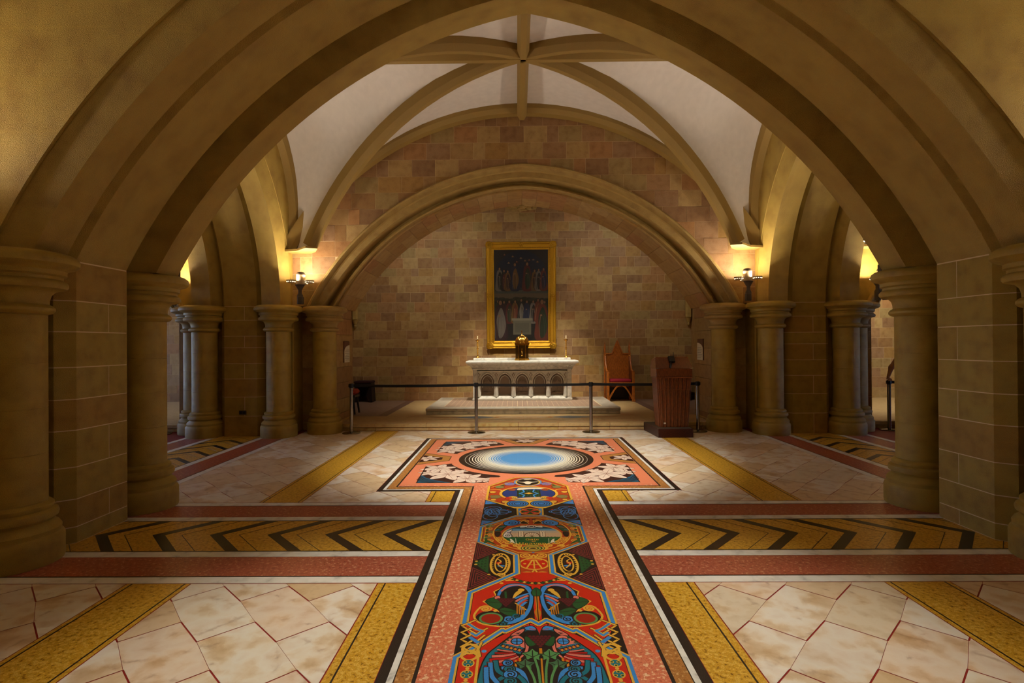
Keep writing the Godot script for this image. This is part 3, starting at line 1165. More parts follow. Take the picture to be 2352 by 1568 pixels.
	c.fill(PackedVector2Array([P(-0.115, 4.32), P(0.115, 4.32), P(0.11, 3.95), P(-0.11, 3.95)]), rust)
	var ring2 := []
	for i in 40:
		ring2.append(P(0.108 * cos(TAU * i / 40.0), 4.125 + 0.105 * sin(TAU * i / 40.0)))
	c.fill(PackedVector2Array(ring2), red)
	c.line(ring2, 0.016, gold, true)
	c.line([P(-0.055, 4.05), P(-0.01, 4.20), P(0.012, 4.20), P(0.052, 4.05)], 0.014, gold)
	c.line([P(-0.05, 4.195), P(0.06, 4.195)], 0.012, gold)
	c.line([P(-0.04, 4.105), P(0.04, 4.105)], 0.010, gold)
	c.line([P(0.0, 4.20), P(0.0, 4.04)], 0.012, gold)
	c.twin = true
	c.oval(0.07, 4.125, 0.012, 0.014, gold)
	c.spiral(0.060, 4.287, 0.056, 2.0, 0.014, gold, PI)
	c.spiral(0.060, 3.925, 0.056, 2.0, 0.014, gold, PI, -1.0)
	c.curve([P(0.0, 4.30), P(0.02, 4.26), P(0.0, 4.23)], 0.012, gold)
	c.curve([P(0.0, 4.02), P(0.015, 3.97), P(-0.01, 3.93)], 0.012, gold)
	c.twin = false
	c.oval(0, 4.345, 0.012, 0.008, blue)
	c.oval(0, 3.868, 0.014, 0.009, blue)
	c.twin = true
	# ---- the side fields: nested red triangles, gold beasts, green scales
	for tr in [[P(0.455, 4.56), P(0.28, 4.366), P(0.457, 4.19)], [P(0.458, 4.065), P(0.265, 3.87), P(0.460, 3.69)]]:
		var cen: Vector2 = (tr[0] + tr[1] + tr[2]) / 3.0
		for i in 8:
			var sc := 1.0 - i * 0.125
			var q := PackedVector2Array()
			for v in tr:
				q.append(cen + (v - cen) * sc)
			c.fill(q, deep.lightened(0.10) if i % 2 == 0 else blk)
	c.fill(PackedVector2Array([P(0.348, 4.28), P(0.452, 4.14), P(0.335, 3.95)]), grn)
	for i in 5:
		for j in 3:
			var b := P(0.355 + j * 0.026, 4.22 - i * 0.05 - j * 0.008)
			if b.x < 0.44 - absf(b.y - 4.13) * 0.7:
				c.fill(PackedVector2Array([b, b + Vector2(0.022, 0.0), b + Vector2(0.011, 0.028)]), Color(0.07, 0.17, 0.09))
	for d3 in [[0.437, 4.175], [0.437, 4.115], [0.31, 4.30], [0.33, 3.935]]:
		c.oval(d3[0], d3[1], 0.012, 0.012, gold)
	for q4 in [[0.255, 4.125, 0.070, 0.20, 0.017], [0.25, 4.125, 0.042, 0.14, 0.012]]:
		var e := []
		for i in 32:
			e.append(P(q4[0] + q4[2] * cos(TAU * i / 32.0), q4[1] + q4[3] * sin(TAU * i / 32.0)))
		c.line(e, q4[4] + 0.006, blk, true)
		c.line(e, q4[4], gold, true)
	c.spiral(0.24, 3.925, 0.035, 1.6, 0.012, gold, 0.0)
	c.spiral(0.27, 4.30, 0.030, 1.3, 0.010, gold, 2.0)
	c.oval(0.265, 4.14, 0.022, 0.022, red)
	c.oval(0.245, 4.085, 0.028, 0.014, blue)
	c.curve([P(0.28, 4.22), P(0.25, 4.17), P(0.27, 4.12), P(0.235, 4.05)], 0.012, gold)
	for i in 6:
		c.oval(0.195 + 0.006 * absf(i - 2.5), 4.03 + i * 0.038, 0.007, 0.007, gold)
		c.oval(0.315 - 0.004 * absf(i - 2.5), 4.03 + i * 0.038, 0.007, 0.007, gold)
	# ---- third octagon: the paired birds
	var o3 := [P(0.13, 3.958), P(0.445, 3.645), P(0.447, 3.24), P(0.345, 2.99), P(0.20, 3.15), P(0.047, 3.286), P(0.0, 3.235), P(-0.047, 3.286), P(-0.20, 3.15), P(-0.345, 2.99), P(-0.447, 3.24), P(-0.445, 3.645), P(-0.13, 3.958)]
	c.twin = false
	c.fill(PackedVector2Array(o3), red)
	c.fill(PackedVector2Array([P(-0.11, 3.97), P(0.11, 3.97), P(0.18, 3.86), P(-0.18, 3.86)]), red)
	c.twin = true
	var side3 := [P(0.135, 4.29), P(0.130, 3.958), P(0.442, 3.648), P(0.440, 3.25)]
	c.line(side3, 0.058, blk)
	c.line(side3, 0.050, gold)
	c.line(side3, 0.024, blue)
	# garland
	for i in 7:
		var t := i / 6.0
		var gx := 0.0 + 0.155 * t
		var gz := 3.788 + 0.072 * t * t
		c.fill(PackedVector2Array([P(gx - 0.020, gz), P(gx, gz + 0.022), P(gx + 0.020, gz), P(gx, gz - 0.022)]), gold if i % 2 else grn)
		c.line([P(gx - 0.02, gz), P(gx, gz + 0.022), P(gx + 0.02, gz), P(gx, gz - 0.022)], 0.006, blk, true)
	c.line([P(0.16, 3.87), P(0.205, 3.83), P(0.155, 3.835)], 0.014, gold)
	c.oval(0.235, 3.79, 0.014, 0.014, gold)
	# dark lozenge behind each bird
	c.fill(PackedVector2Array([P(0.03, 3.74), P(0.20, 3.755), P(0.282, 3.662), P(0.265, 3.60), P(0.344, 3.523), P(0.236, 3.387), P(0.20, 3.23), P(0.02, 3.25)]), blk)
	c.line([P(0.20, 3.755), P(0.282, 3.662), P(0.265, 3.60), P(0.344, 3.523), P(0.236, 3.387)], 0.010, gold)
	for q5 in [[P(0.33, 3.52), P(0.27, 3.58), P(0.22, 3.50), P(0.25, 3.42)], [P(0.24, 3.40), P(0.20, 3.44), P(0.12, 3.38), P(0.17, 3.33)]]:
		c.edged(q5, grn, blk, 0.006)
		c.line([q5[0], q5[2]], 0.006, blk)
	# bird: body, neck, wing, tail
	c.edged([P(0.02, 3.62), P(0.045, 3.74), P(0.12, 3.785), P(0.20, 3.765), P(0.25, 3.68), P(0.262, 3.60), P(0.238, 3.60), P(0.22, 3.67), P(0.17, 3.73), P(0.10, 3.735), P(0.06, 3.66), P(0.05, 3.56), P(0.075, 3.40), P(0.15, 3.29), P(0.21, 3.235), P(0.16, 3.235), P(0.08, 3.30), P(0.03, 3.45)], blue, blk, 0.008)
	c.curve([P(0.075, 3.73), P(0.13, 3.762), P(0.19, 3.74), P(0.232, 3.67)], 0.016, pink)
	c.edged([P(0.245, 3.60), P(0.275, 3.59), P(0.27, 3.555), P(0.235, 3.565)], pink, blk, 0.006)
	c.edged([P(0.16, 3.545), P(0.145, 3.64), P(0.10, 3.70), P(0.09, 3.66), P(0.125, 3.60)], gold, blk, 0.006)
	c.oval(0.10, 3.685, 0.022, 0.022, gold)
	for i in 5:
		c.curve([P(0.055 + i * 0.004, 3.63 - i * 0.03), P(0.10, 3.60 - i * 0.035), P(0.145 - i * 0.012, 3.56 - i * 0.036)], 0.019, [blue, pink, blue, Color(0.75, 0.25, 0.18), blue][i])
	c.line([P(0.07, 3.41), P(0.14, 3.50)], 0.010, gold)
	for i in 4:
		c.line([P(0.085 + i * 0.014, 3.45 + i * 0.008), P(0.085 + i * 0.014, 3.35)], 0.008, Color(0.75, 0.48, 0.12))
	for sp in [[0.175, 3.295, 0.035, blue], [0.215, 3.235, 0.035, teal], [0.13, 3.335, 0.026, teal]]:
		c.oval(sp[0], sp[1], sp[2], sp[2], sp[3])
		c.spiral(sp[0], sp[1], sp[2] * 0.8, 1.5, 0.008, blk, 2.0)
	_grapes(c, 0.198, 3.555, 0.055, 0.13, grape, blk)
	c.line([P(0.205, 3.66), P(0.20, 3.57)], 0.014, grn)
	c.oval(0.29, 3.31, 0.088, 0.088, blk, 32)
	c.ring(0.285, 3.305, 0.072, 0.070, 0.014, leaf, Color(0.62, 0.13, 0.06))
	c.curve([P(0.37, 3.42), P(0.388, 3.33), P(0.345, 3.25), P(0.25, 3.215), P(0.17, 3.215)], 0.014, gold)
	c.spiral(0.322, 3.425, 0.042, 2.0, 0.014, gold, 0.0)
	c.oval(0.262, 3.40, 0.014, 0.014, gold)
	c.twin = false
	c.fill(PackedVector2Array([P(-0.014, 3.60), P(0.014, 3.60), P(0.008, 3.43), P(0.022, 3.38), P(0.0, 3.25), P(-0.022, 3.38), P(-0.008, 3.43)]), Color(0.75, 0.48, 0.12))
	c.line([P(0, 3.60), P(0, 3.26)], 0.006, blk)
	c.edged([P(0, 3.72), P(0.032, 3.66), P(0.022, 3.60), P(-0.022, 3.60), P(-0.032, 3.66)], grn, blk, 0.006)
	c.line([P(0, 3.71), P(0, 3.60)], 0.005, blk)
	# ---- lowest field: the great pair of birds
	c.fill(PackedVector2Array([P(-0.047, 3.27), P(0, 3.22), P(0.047, 3.27), P(0.345, 2.985), P(0.445, 2.89), P(0.445, 2.0), P(-0.445, 2.0), P(-0.445, 2.89), P(-0.345, 2.985)]), red)
	c.twin = true
	c.blob([P(0.0, 3.12), P(0.09, 3.205), P(0.15, 3.125), P(0.225, 3.018), P(0.29, 2.91), P(0.318, 2.756), P(0.318, 2.55), P(0.20, 2.36), P(0.0, 2.36)], teal)
	c.curve([P(0.09, 3.205), P(0.15, 3.125), P(0.225, 3.018), P(0.29, 2.91), P(0.318, 2.756), P(0.318, 2.55), P(0.20, 2.36), P(0.0, 2.36)], 0.008, blk)
	c.blob([P(0.0, 3.11), P(0.07, 3.16), P(0.14, 3.09), P(0.20, 3.01), P(0.255, 2.90), P(0.285, 2.76), P(0.28, 2.56), P(0.18, 2.40), P(0.0, 2.40)], blk)
	var mid := [P(0.0, 3.235), P(0.047, 3.286), P(0.195, 3.155), P(0.212, 3.172), P(0.33, 3.02), P(0.455, 2.895), P(0.455, 2.0)]
	c.line(mid, 0.052, blk)
	c.line(mid, 0.044, gold)
	c.line(mid, 0.020, blue)
	# head, neck and wing of the great bird
	c.edged([P(0.015, 3.17), P(0.035, 3.215), P(0.08, 3.205), P(0.085, 3.175), P(0.05, 3.165)], blue, blk, 0.006)
	c.line([P(0.02, 3.175), P(0.055, 3.185)], 0.007, red)
	c.curve([P(0.05, 3.215), P(0.055, 3.24), P(0.035, 3.238)], 0.006, blk)
	c.edged([P(0.085, 3.185), P(0.13, 3.16), P(0.165, 3.11), P(0.12, 3.115), P(0.09, 3.15)], pink, blk, 0.006)
	c.fill(PackedVector2Array([P(0.105, 3.145), P(0.14, 3.135), P(0.12, 3.125)]), blk)
	c.edged([P(0.13, 3.115), P(0.205, 3.03), P(0.135, 2.985), P(0.075, 2.99), P(0.08, 3.06)], pink, blk, 0.006)
	for d4 in [[0.16, 3.085], [0.178, 3.062], [0.192, 3.04], [0.115, 3.0]]:
		c.oval(d4[0], d4[1], 0.008, 0.008, grn)
	c.ring(0.128, 3.05, 0.036, 0.036, 0.006, blk, blue)
	c.line([P(0.128, 3.085), P(0.128, 3.015)], 0.005, blk)
	c.line([P(0.093, 3.05), P(0.163, 3.05)], 0.005, blk)
	c.edged([P(0.085, 3.07), P(0.062, 3.03), P(0.068, 2.95), P(0.11, 2.88), P(0.17, 2.835), P(0.115, 2.90), P(0.085, 2.97)], pink, blk, 0.006)
	c.fill(PackedVector2Array([P(0.205, 3.035), P(0.222, 3.005), P(0.10, 2.945), P(0.092, 2.985)]), blk)
	c.fill(PackedVector2Array([P(0.203, 3.033), P(0.208, 3.022), P(0.094, 2.974), P(0.092, 2.987)]), teal)
	c.fill(PackedVector2Array([P(0.22, 2.992), P(0.223, 2.98), P(0.11, 2.925), P(0.105, 2.94)]), teal)
	for i in 5:
		var b := P(0.203 - i * 0.022, 3.002 - i * 0.010)
		c.fill(PackedVector2Array([b + Vector2(0.011, 0), b + Vector2(0, 0.014), b - Vector2(0.011, 0), b - Vector2(0, 0.014)]), Color(0.80, 0.50, 0.12))
		c.oval(b.x - 0.011, b.y + 0.010, 0.004, 0.005, Color(0.35, 0.27, 0.62))
		c.oval(b.x - 0.011, b.y - 0.014, 0.004, 0.005, Color(0.35, 0.27, 0.62))
	for i in 6:
		var w0 := P(0.232 + i * 0.011, 2.968 - i * 0.032)
		var w1 := P(0.19 - i * 0.004, 2.955 - i * 0.022)
		var w2 := P(0.155 - i * 0.008, 2.95 - i * 0.014)
		c.curve([w0, w1, w2], 0.030 if i > 1 else 0.018, blk)
		c.curve([w0, w1, w2], 0.022 if i > 1 else 0.012, pink if i % 2 == 0 else Color(0.72, 0.06, 0.06))
	for i in 3:
		c.line([P(0.112 + i * 0.022, 2.885 - i * 0.02), P(0.112 + i * 0.022, 2.80)], 0.013, Color(0.78, 0.50, 0.10))
	# leaves and swirling tail
	c.edged([P(0.022, 3.02), P(0.05, 3.085), P(0.085, 3.10), P(0.08, 3.04), P(0.06, 3.0)], grn, blk, 0.006)
	_leaf(c, P(0.045, 2.915), 0.062, leaf, blk)
	_leaf(c, P(0.085, 2.83), 0.055, grn.lightened(0.15), blk)
	c.curve([P(0.035, 2.885), P(0.02, 2.78), P(0.012, 2.60), P(0.006, 2.40)], 0.013, leaf)
	c.curve([P(0.075, 2.82), P(0.045, 2.72), P(0.034, 2.60), P(0.03, 2.42)], 0.013, leaf)
	for w3 in [[[P(0.075, 2.64), P(0.10, 2.755), P(0.15, 2.80), P(0.20, 2.80)], blue], [[P(0.06, 2.56), P(0.10, 2.70), P(0.16, 2.745), P(0.22, 2.70)], teal], [[P(0.10, 2.52), P(0.14, 2.63), P(0.20, 2.66), P(0.25, 2.62)], blue], [[P(0.24, 2.86), P(0.225, 2.78), P(0.19, 2.74)], teal], [[P(0.265, 2.84), P(0.255, 2.74), P(0.225, 2.68)], blue], [[P(0.285, 2.80), P(0.275, 2.68), P(0.25, 2.58)], blue]]:
		c.curve(w3[0], 0.034, blk)
		c.curve(w3[0], 0.024, w3[1])
	for sp in [[0.175, 2.845, 0.026, blue], [0.165, 2.79, 0.028, teal], [0.16, 2.745, 0.034, blue], [0.16, 2.69, 0.032, teal], [0.12, 2.60, 0.03, blue], [0.20, 2.60, 0.035, teal]]:
		c.oval(sp[0], sp[1], sp[2] + 0.005, sp[2] + 0.005, blk)
		c.oval(sp[0], sp[1], sp[2], sp[2], sp[3])
		c.spiral(sp[0], sp[1], sp[2] * 0.8, 1.4, 0.007, blk, 1.0)
	# plaited corner, bead border
	for i in 4:
		var z0 := 3.24 - i * 0.075
		c.line([P(0.452 - i * 0.006, z0 - 0.02), P(0.36 - i * 0.012, z0 - 0.11), P(0.30 + i * 0.012, z0 - 0.05)], 0.022, blk)
		c.line([P(0.452 - i * 0.006, z0 - 0.02), P(0.36 - i * 0.012, z0 - 0.11), P(0.30 + i * 0.012, z0 - 0.05)], 0.014, gold)
		c.line([P(0.452 - i * 0.006, z0 - 0.02), P(0.375, z0 + 0.045)], 0.022, blk)
		c.line([P(0.452 - i * 0.006, z0 - 0.02), P(0.375, z0 + 0.045)], 0.014, gold)
	c.line([P(0.415, 3.24), P(0.36, 3.18), P(0.325, 3.16), P(0.36, 3.11), P(0.39, 3.14)], 0.026, gold)
	c.line([P(0.415, 3.24), P(0.36, 3.18), P(0.325, 3.16), P(0.36, 3.11), P(0.39, 3.14)], 0.016, blue)
	c.line([P(0.39, 3.09), P(0.345, 3.04)], 0.024, blue)
	for z2 in [2.975, 2.915]:
		var kn := []
		for i in 20:
			kn.append(P(0.38 + 0.042 * cos(TAU * i / 20.0), z2 + 0.045 * sin(TAU * i / 20.0)))
		c.line(kn, 0.016, gold, true)
	c.line([P(0.332, 2.92), P(0.330, 2.0)], 0.014, gold)
	c.oval(0.305, 2.952, 0.014, 0.014, Color(0.28, 0.58, 0.82))
	for i in 9:
		var bz := 2.842 - i * 0.096
		c.ring(0.380, bz, 0.033, 0.036, 0.007, gold, teal)
		for a in 3:
			var v := Vector2.from_angle(0.5 + a * TAU / 3 + i) * 0.020
			c.oval(0.380 + v.x, bz + v.y, 0.011, 0.011, gold)
			c.oval(0.380 + v.x, bz + v.y, 0.007, 0.007, grn)
		c.oval(0.380, bz - 0.048, 0.011, 0.011, gold)
	c.twin = false
	_grapes(c, 0.0, 3.10, 0.062, 0.14, grape, blk)
	c.line([P(0, 2.975), P(0, 2.935)], 0.016, Color(0.78, 0.50, 0.10))
	c.line([P(0, 2.88), P(0, 2.36)], 0.010, Color(0.78, 0.50, 0.10))


func _grapes(c: Canvas, x: float, z: float, w: float, d: float, col: Color, line: Color) -> void:
	for i in 7:
		var n := 6 - i
		for j in n:
			var gx := x + (j - (n - 1) * 0.5) * w * 0.36
			var gz := z - i * d / 7.0
			c.oval(gx, gz, w * 0.22, w * 0.22, line, 12)
			c.oval(gx, gz, w * 0.17, w * 0.17, col, 12)


func _leaf(c: Canvas, at: Vector2, r: float, col: Color, line: Color) -> void:
	var q := []
	for i in 15:
		var a := PI * 0.5 + TAU * i / 15.0
		var k := r * (1.0 if i % 3 == 0 else 0.68)
		if i == 7 or i == 8:
			k = r * 0.45
		q.append(at + Vector2(cos(a), sin(a)) * k)
	c.edged(q, col, line, 0.006)
	for i: int in [0, 3, 12]:
		var a := PI * 0.5 + TAU * i / 15.0
		c.line([at - Vector2(0, r * 0.3), at + Vector2(cos(a), sin(a)) * r * 0.7], 0.005, line)


# ---------------------------------------------------------------- chancel floor and back wall

func build_stage() -> void:
	var f := structure("floor_chancel", "raised marble floor of the altar niche with one step")
	for b in [[-3.62, 3.62], [-14.9, -6.1], [6.1, 14.9]]:
		var main: bool = b[0] > -4.0 and b[1] < 4.0
		var x0: float = -4.7 if main else b[0]
		var x1: float = 4.7 if main else b[1]
		var s := Sh.new()
		box(s, V(x0, 0.0, 11.0), V(x1, 0.138, 15.0))
		box(s, V(b[0], 0.0, 10.54), V(b[1], 0.138, 11.0))
		put(f, "step_core", s, M.grout)
		# risers and nosings in separate stones
		var x: float = b[0]
		var k := 0
		while x < b[1] - 0.05:
			var w := minf(rng.randf_range(0.75, 1.05), b[1] - x)
			for c in 2:
				s = Sh.new()
				box(s, V(x + 0.0015, 0.002 + c * 0.071, 10.515 - c * 0.022), V(x + w - 0.0015, 0.066 + c * 0.074, 10.62), 0.006)
				put(f, "riser_stone", s, M.step_marble if (k + c) % 4 else M.marbles_step)
			k += 1
			x += w
		# paving of the chancel
		if main:
			for r in [[10.50 + 0.121, 10.95, -3.6, 3.6], [10.953, 11.62, -3.6, 3.6]]:
				x = r[2]
				while x < r[3] - 0.01:
					var w := minf(1.2, r[3] - x)
					s = Sh.new()
					box(s, V(x + 0.001, 0.12, r[0] + 0.001), V(x + w - 0.001, 0.14, r[1] - 0.001), 0.001)
					put(f, "paving_stone", s, M.step_marble)
					x += w
			var bands := [[-4.6, -3.1, "marbles_pinkish"], [-3.1, -2.9, "pink_dull"], [-2.9, -2.1, "step_marble"], [-2.1, 2.1, "step_marble"], [2.1, 2.9, "step_marble"], [2.9, 3.1, "pink_dull"], [3.1, 4.6, "marbles_pinkish"]]
			for q in bands:
				for j in 4:
					s = Sh.new()
					box(s, V(q[0] + 0.001, 0.12, 11.622 + j * 0.81), V(q[1] - 0.001, 0.14, 11.622 + (j + 1) * 0.81 - 0.002), 0.001)
					put(f, "paving_stone", s, M[q[2]])
			# inlaid lines, medallion and lozenges before the altar
			s = Sh.new()
			box(s, V(-3.6, 0.13, 10.74), V(3.6, 0.1412, 10.765))
			put(f, "red_line", s, M.red_terrazzo)
			for side in [-1.0, 1.0]:
				slab(f, "ochre_frame", PackedVector2Array([V2(side * 2.08, 11.70), V2(side * 2.42, 11.55), V2(side * 2.36, 11.55), V2(side * 2.08, 11.67)]), 0.1408, 0.01, M.red_terrazzo)
				slab(f, "blue_lozenge", PackedVector2Array([V2(side * 0.55, 11.34), V2(side * 0.95, 11.54), V2(side * 1.5, 11.34), V2(side * 0.95, 11.14)]), 0.1408, 0.01, M.slate)
				slab(f, "ochre_lozenge", PackedVector2Array([V2(side * 1.1, 11.34), V2(side * 1.45, 11.46), V2(side * 2.0, 11.34), V2(side * 1.45, 11.22)]), 0.1404, 0.01, M.ochre_terrazzo)
			for q in [[0.62, 0.23, "ochre_terrazzo"], [0.58, 0.205, "black_terrazzo"], [0.57, 0.2, "ochre_terrazzo"], [0.52, 0.178, "pale_terrazzo"]]:
				var e := PackedVector2Array()
				for i in 40:
					e.append(V2(q[0] * cos(TAU * i / 40.0), 11.34 + q[1] * sin(TAU * i / 40.0)))
				slab(f, "medallion_ring", e, 0.1412 + (0.62 - q[0]) * 0.004, 0.01, M[q[2]])
			for i in 12:
				var a := TAU * i / 12.0
				slab(f, "medallion_ray", PackedVector2Array([V2(0.08 * cos(a - 0.3), 11.34 + 0.03 * sin(a - 0.3)), V2(0.48 * cos(a), 11.34 + 0.165 * sin(a)), V2(0.08 * cos(a + 0.3), 11.34 + 0.03 * sin(a + 0.3))]), 0.1422, 0.01, M.ochre_terrazzo)
		else:
			s = Sh.new()
			box(s, V(b[0], 0.12, 10.63), V(b[1], 0.14, 14.9))
			put(f, "paving_stone", s, M.step_marble)


func V2(x: float, z: float) -> Vector2:
	return Vector2(x, z)


# courses of dressed blocks over a flat region. frame: o + u*x + up*h, proud along n. keep: outline to stay inside, cut: outlines to stay outside
func ashlar(parent: Node3D, x0: float, x1: float, courses: Array, o: Vector3, u: Vector3, n: Vector3, d0: float, d1: float, keep: PackedVector2Array, cuts: Array, wide: float, palette: Array) -> int:
	var made := 0
	for ci in courses.size() - 1:
		var h0: float = courses[ci]
		var h1: float = courses[ci + 1]
		var x := x0 - rng.randf_range(0.0, wide)
		while x < x1:
			var w: float = wide * [1.0, 1.0, 1.0, 0.5, 0.98, 1.03][rng.randi() % 6]
			var b := rect(x + 0.0022, h0 + 0.0022, x + w - 0.0022, h1 - 0.0022)
			x += w
			var bits: Array = [b] if keep.is_empty() else Geometry2D.intersect_polygons(b, keep)
			for c in cuts:
				var next := []
				for q in bits:
					next.append_array(Geometry2D.clip_polygons(q, c))
				bits = next
			for q in bits:
				if absf(_area(q)) < 0.004:
					continue
				var s := Sh.new()
				prism(s, q, o, u, Vector3.UP, n, d0, d1 + rng.randf_range(-0.002, 0.002), 0.002 if q.size() == 4 else 0.0)
				if s.p.is_empty():
					continue
				put(parent, "stone_block", s, palette[rng.randi() % palette.size()])
				made += 1
	return made


func course_list(h0: float, h1: float, lo: float, hi: float) -> Array:
	var out := [h0]
	while out[-1] < h1 - hi * 0.6:
		out.append(out[-1] + rng.randf_range(lo, hi))
	out.append(maxf(h1, out[-1] + 0.1))
	return out


func build_back_wall() -> void:
	var w := structure("wall_back", "sandstone ashlar wall at the back of the altar niche")
	var s := Sh.new()
	box(s, V(-15.6, 0.0, 14.903), V(15.6, 6.75, 15.6))
	put(w, "mortar_bed", s, M.wall_mortar)
	var arch := whole_arch(0.3, 0.2, 5.6, -0.5, 20)
	var c := course_list(0.14, 5.75, 0.205, 0.285)
	ashlar(w, -4.6, 4.6, c, V(0, 0, 14.92), Vector3.RIGHT, Vector3.BACK, 0.0, 0.02, Geometry2D.intersect_polygons(rect(-4.6, 0.14, 4.6, 6.0), arch)[0], [], 0.405, M.blocks)
	for side in [-1.0, 1.0]:
		var w2 := structure("wall_back_left" if side < 0 else "wall_back_right", "sandstone ashlar wall at the back of the neighbouring niche")
		var cc := course_list(0.14, 3.6, 0.22, 0.30)
		ashlar(w2, 7.4 if side > 0 else -12.0, 12.0 if side > 0 else -7.4, cc, V(0, 0, 14.92), Vector3.RIGHT, Vector3.BACK, 0.0, 0.02, PackedVector2Array(), [], 0.405, M.blocks)
		# partitions between the niches
		s = Sh.new()
		box(s, V(side * 4.6, 0.0, 11.6), V(side * 5.72, 6.75, 14.92))
		put(structure("wall_niche_left" if side < 0 else "wall_niche_right", "side wall of the altar niche"), "masonry", s, M.blocks[0])
	# little hanging corbels in the corners of the niche
	for side in [-1.0, 1.0]:
		var t := thing("wall_corbel", "small tapering stone corbel in niche corner %s" % ("above the maroon bench" if side < 0 else "behind the lectern"), "corbel")
		s = Sh.new()
		lathe(s, [Vector2(0.0, 2.12), Vector2(0.03, 2.13), Vector2(0.045, 2.17), Vector2(0.03, 2.20), Vector2(0.07, 2.30), Vector2(0.09, 2.33), Vector2(0.0, 2.33)], V(side * 4.5, 0, 14.82), 14)
		put(t, "pendant", s, M.moulding)
		s = Sh.new()
		box(s, V(side * 4.43, 2.33, 14.75), V(side * 4.57, 3.6, 14.89), 0.02)
		put(t, "wall_shaft", s, M.moulding)


# ---------------------------------------------------------------- great arch in front

const ORDER := [Vector2(-0.88, 0.40), Vector2(-0.78, 0.11), Vector2(-0.47, 0.11), Vector2(-0.39, 0.27), Vector2(-0.30, 0.16), Vector2(0.30, 0.16), Vector2(0.39, 0.27), Vector2(0.46, 0.0), Vector2(0.80, 0.0), Vector2(0.88, 0.34)]


const EVEN_ORDER := [Vector2(-0.88, 0.34), Vector2(-0.80, 0.0), Vector2(-0.46, 0.0), Vector2(-0.39, 0.27), Vector2(-0.30, 0.16), Vector2(0.30, 0.16), Vector2(0.39, 0.27), Vector2(0.46, 0.0), Vector2(0.80, 0.0), Vector2(0.88, 0.34)]


func arch_orders(t: Node3D, pr: Array, c: float, hc: float, r: float, n: int, o: Vector3, ux: Vector3, uw: Vector3, eye: Vector3) -> void:
	for q in [[0, 4, "outer_order"], [3, 7, "middle_order"], [6, 10, "inner_order"]]:
		var s := Sh.new()
		arch_sweep(s, pr.slice(q[0], q[1]), c, hc, r, SPRING - 0.005, n, o, ux, uw, eye)
		put(t, q[2], s, M.render)


func build_front_arch() -> void:
	var t := thing("stone_arch", "broad pointed sandstone arch of three chamfered orders spanning the foreground", "arch")
	arch_orders(t, ORDER, 1.0, -0.08, 5.27, 30, V(0, 0, ARCH_Z), Vector3.RIGHT, Vector3.FORWARD, V(0, 1.0, ARCH_Z))
	var w := structure("wall_front", "rendered wall above the great arch")
	var hole := whole_arch(1.0, -0.08, 5.27 + 0.32, SPRING - 0.3, 30)
	for q in Geometry2D.clip_polygons(rect(-6.05, SPRING, 6.05, 6.75), hole):
		var s := Sh.new()
		prism(s, q, V(0, 0, ARCH_Z), Vector3.RIGHT, Vector3.UP, Vector3.FORWARD, -0.88, 0.88)
		put(w, "spandrel", s, M.render)
	var blocks := [2.37, 2.04, 1.78, 1.48, 1.21, 0.95, 0.64, 0.37, 0.137, 0.0]
	for side in [-1.0, 1.0]:
		var p := thing("stone_pier", "massive ashlar pier carrying great arch on %s" % ("bench side" if side < 0 else "lectern side"), "pier")
		var s := Sh.new()
		box(s, V(side * 4.27, 0.0, ARCH_Z - 0.86), V(side * 6.05, SPRING, ARCH_Z + 0.86), 0.02)
		put(p, "core", s, M.pier[1])
		_pier_arm(p, V(side * 3.84, 0, ARCH_Z), Vector3(side, 0, 0), Vector3.FORWARD, blocks, 0 if side < 0 else 1)
		_pier_arm(p, V(side * AX, 0, ARCH_Z + 1.07), Vector3.BACK, Vector3.RIGHT, blocks, 0)


# blocks of the pier that stands between the two columns: into = direction into the pier from its face
func _pier_arm(p: Node3D, o: Vector3, into: Vector3, across: Vector3, hs: Array, phase: int) -> void:
	var bed := PackedVector2Array([Vector2(0.002, -0.298), Vector2(0.002, 0.298), Vector2(0.112, 0.398), Vector2(0.5, 0.398), Vector2(0.5, -0.398), Vector2(0.112, -0.398)])
	var s := Sh.new()
	prism(s, bed, o, into, across, Vector3.UP, 0.0, SPRING)
	put(p, "mortar_bed", s, M.mortar)
	var whole := PackedVector2Array([Vector2(0.0, -0.30), Vector2(0.0, 0.30), Vector2(0.11, 0.40), Vector2(0.49, 0.40), Vector2(0.49, -0.40), Vector2(0.11, -0.40)])
	for i in hs.size() - 1:
		var g := 0.004
		if (i + phase) % 2 == 0:
			s = Sh.new()
			prism(s, whole, o, into, across, Vector3.UP, hs[i + 1] + g, hs[i] - g)
			put(p, "stone_block", s, M.pier[rng.randi() % 4])
		else:
			var j := 0.07
			for half in [PackedVector2Array([Vector2(0.0, -0.30), Vector2(0.0, j - g), Vector2(0.49, j - g), Vector2(0.49, -0.40), Vector2(0.11, -0.40)]), PackedVector2Array([Vector2(0.0, j + g), Vector2(0.0, 0.30), Vector2(0.11, 0.40), Vector2(0.49, 0.40), Vector2(0.49, j + g)])]:
				s = Sh.new()
				prism(s, half, o, into, across, Vector3.UP, hs[i + 1] + g, hs[i] - g)
				put(p, "stone_block", s, M.pier[rng.randi() % 4])


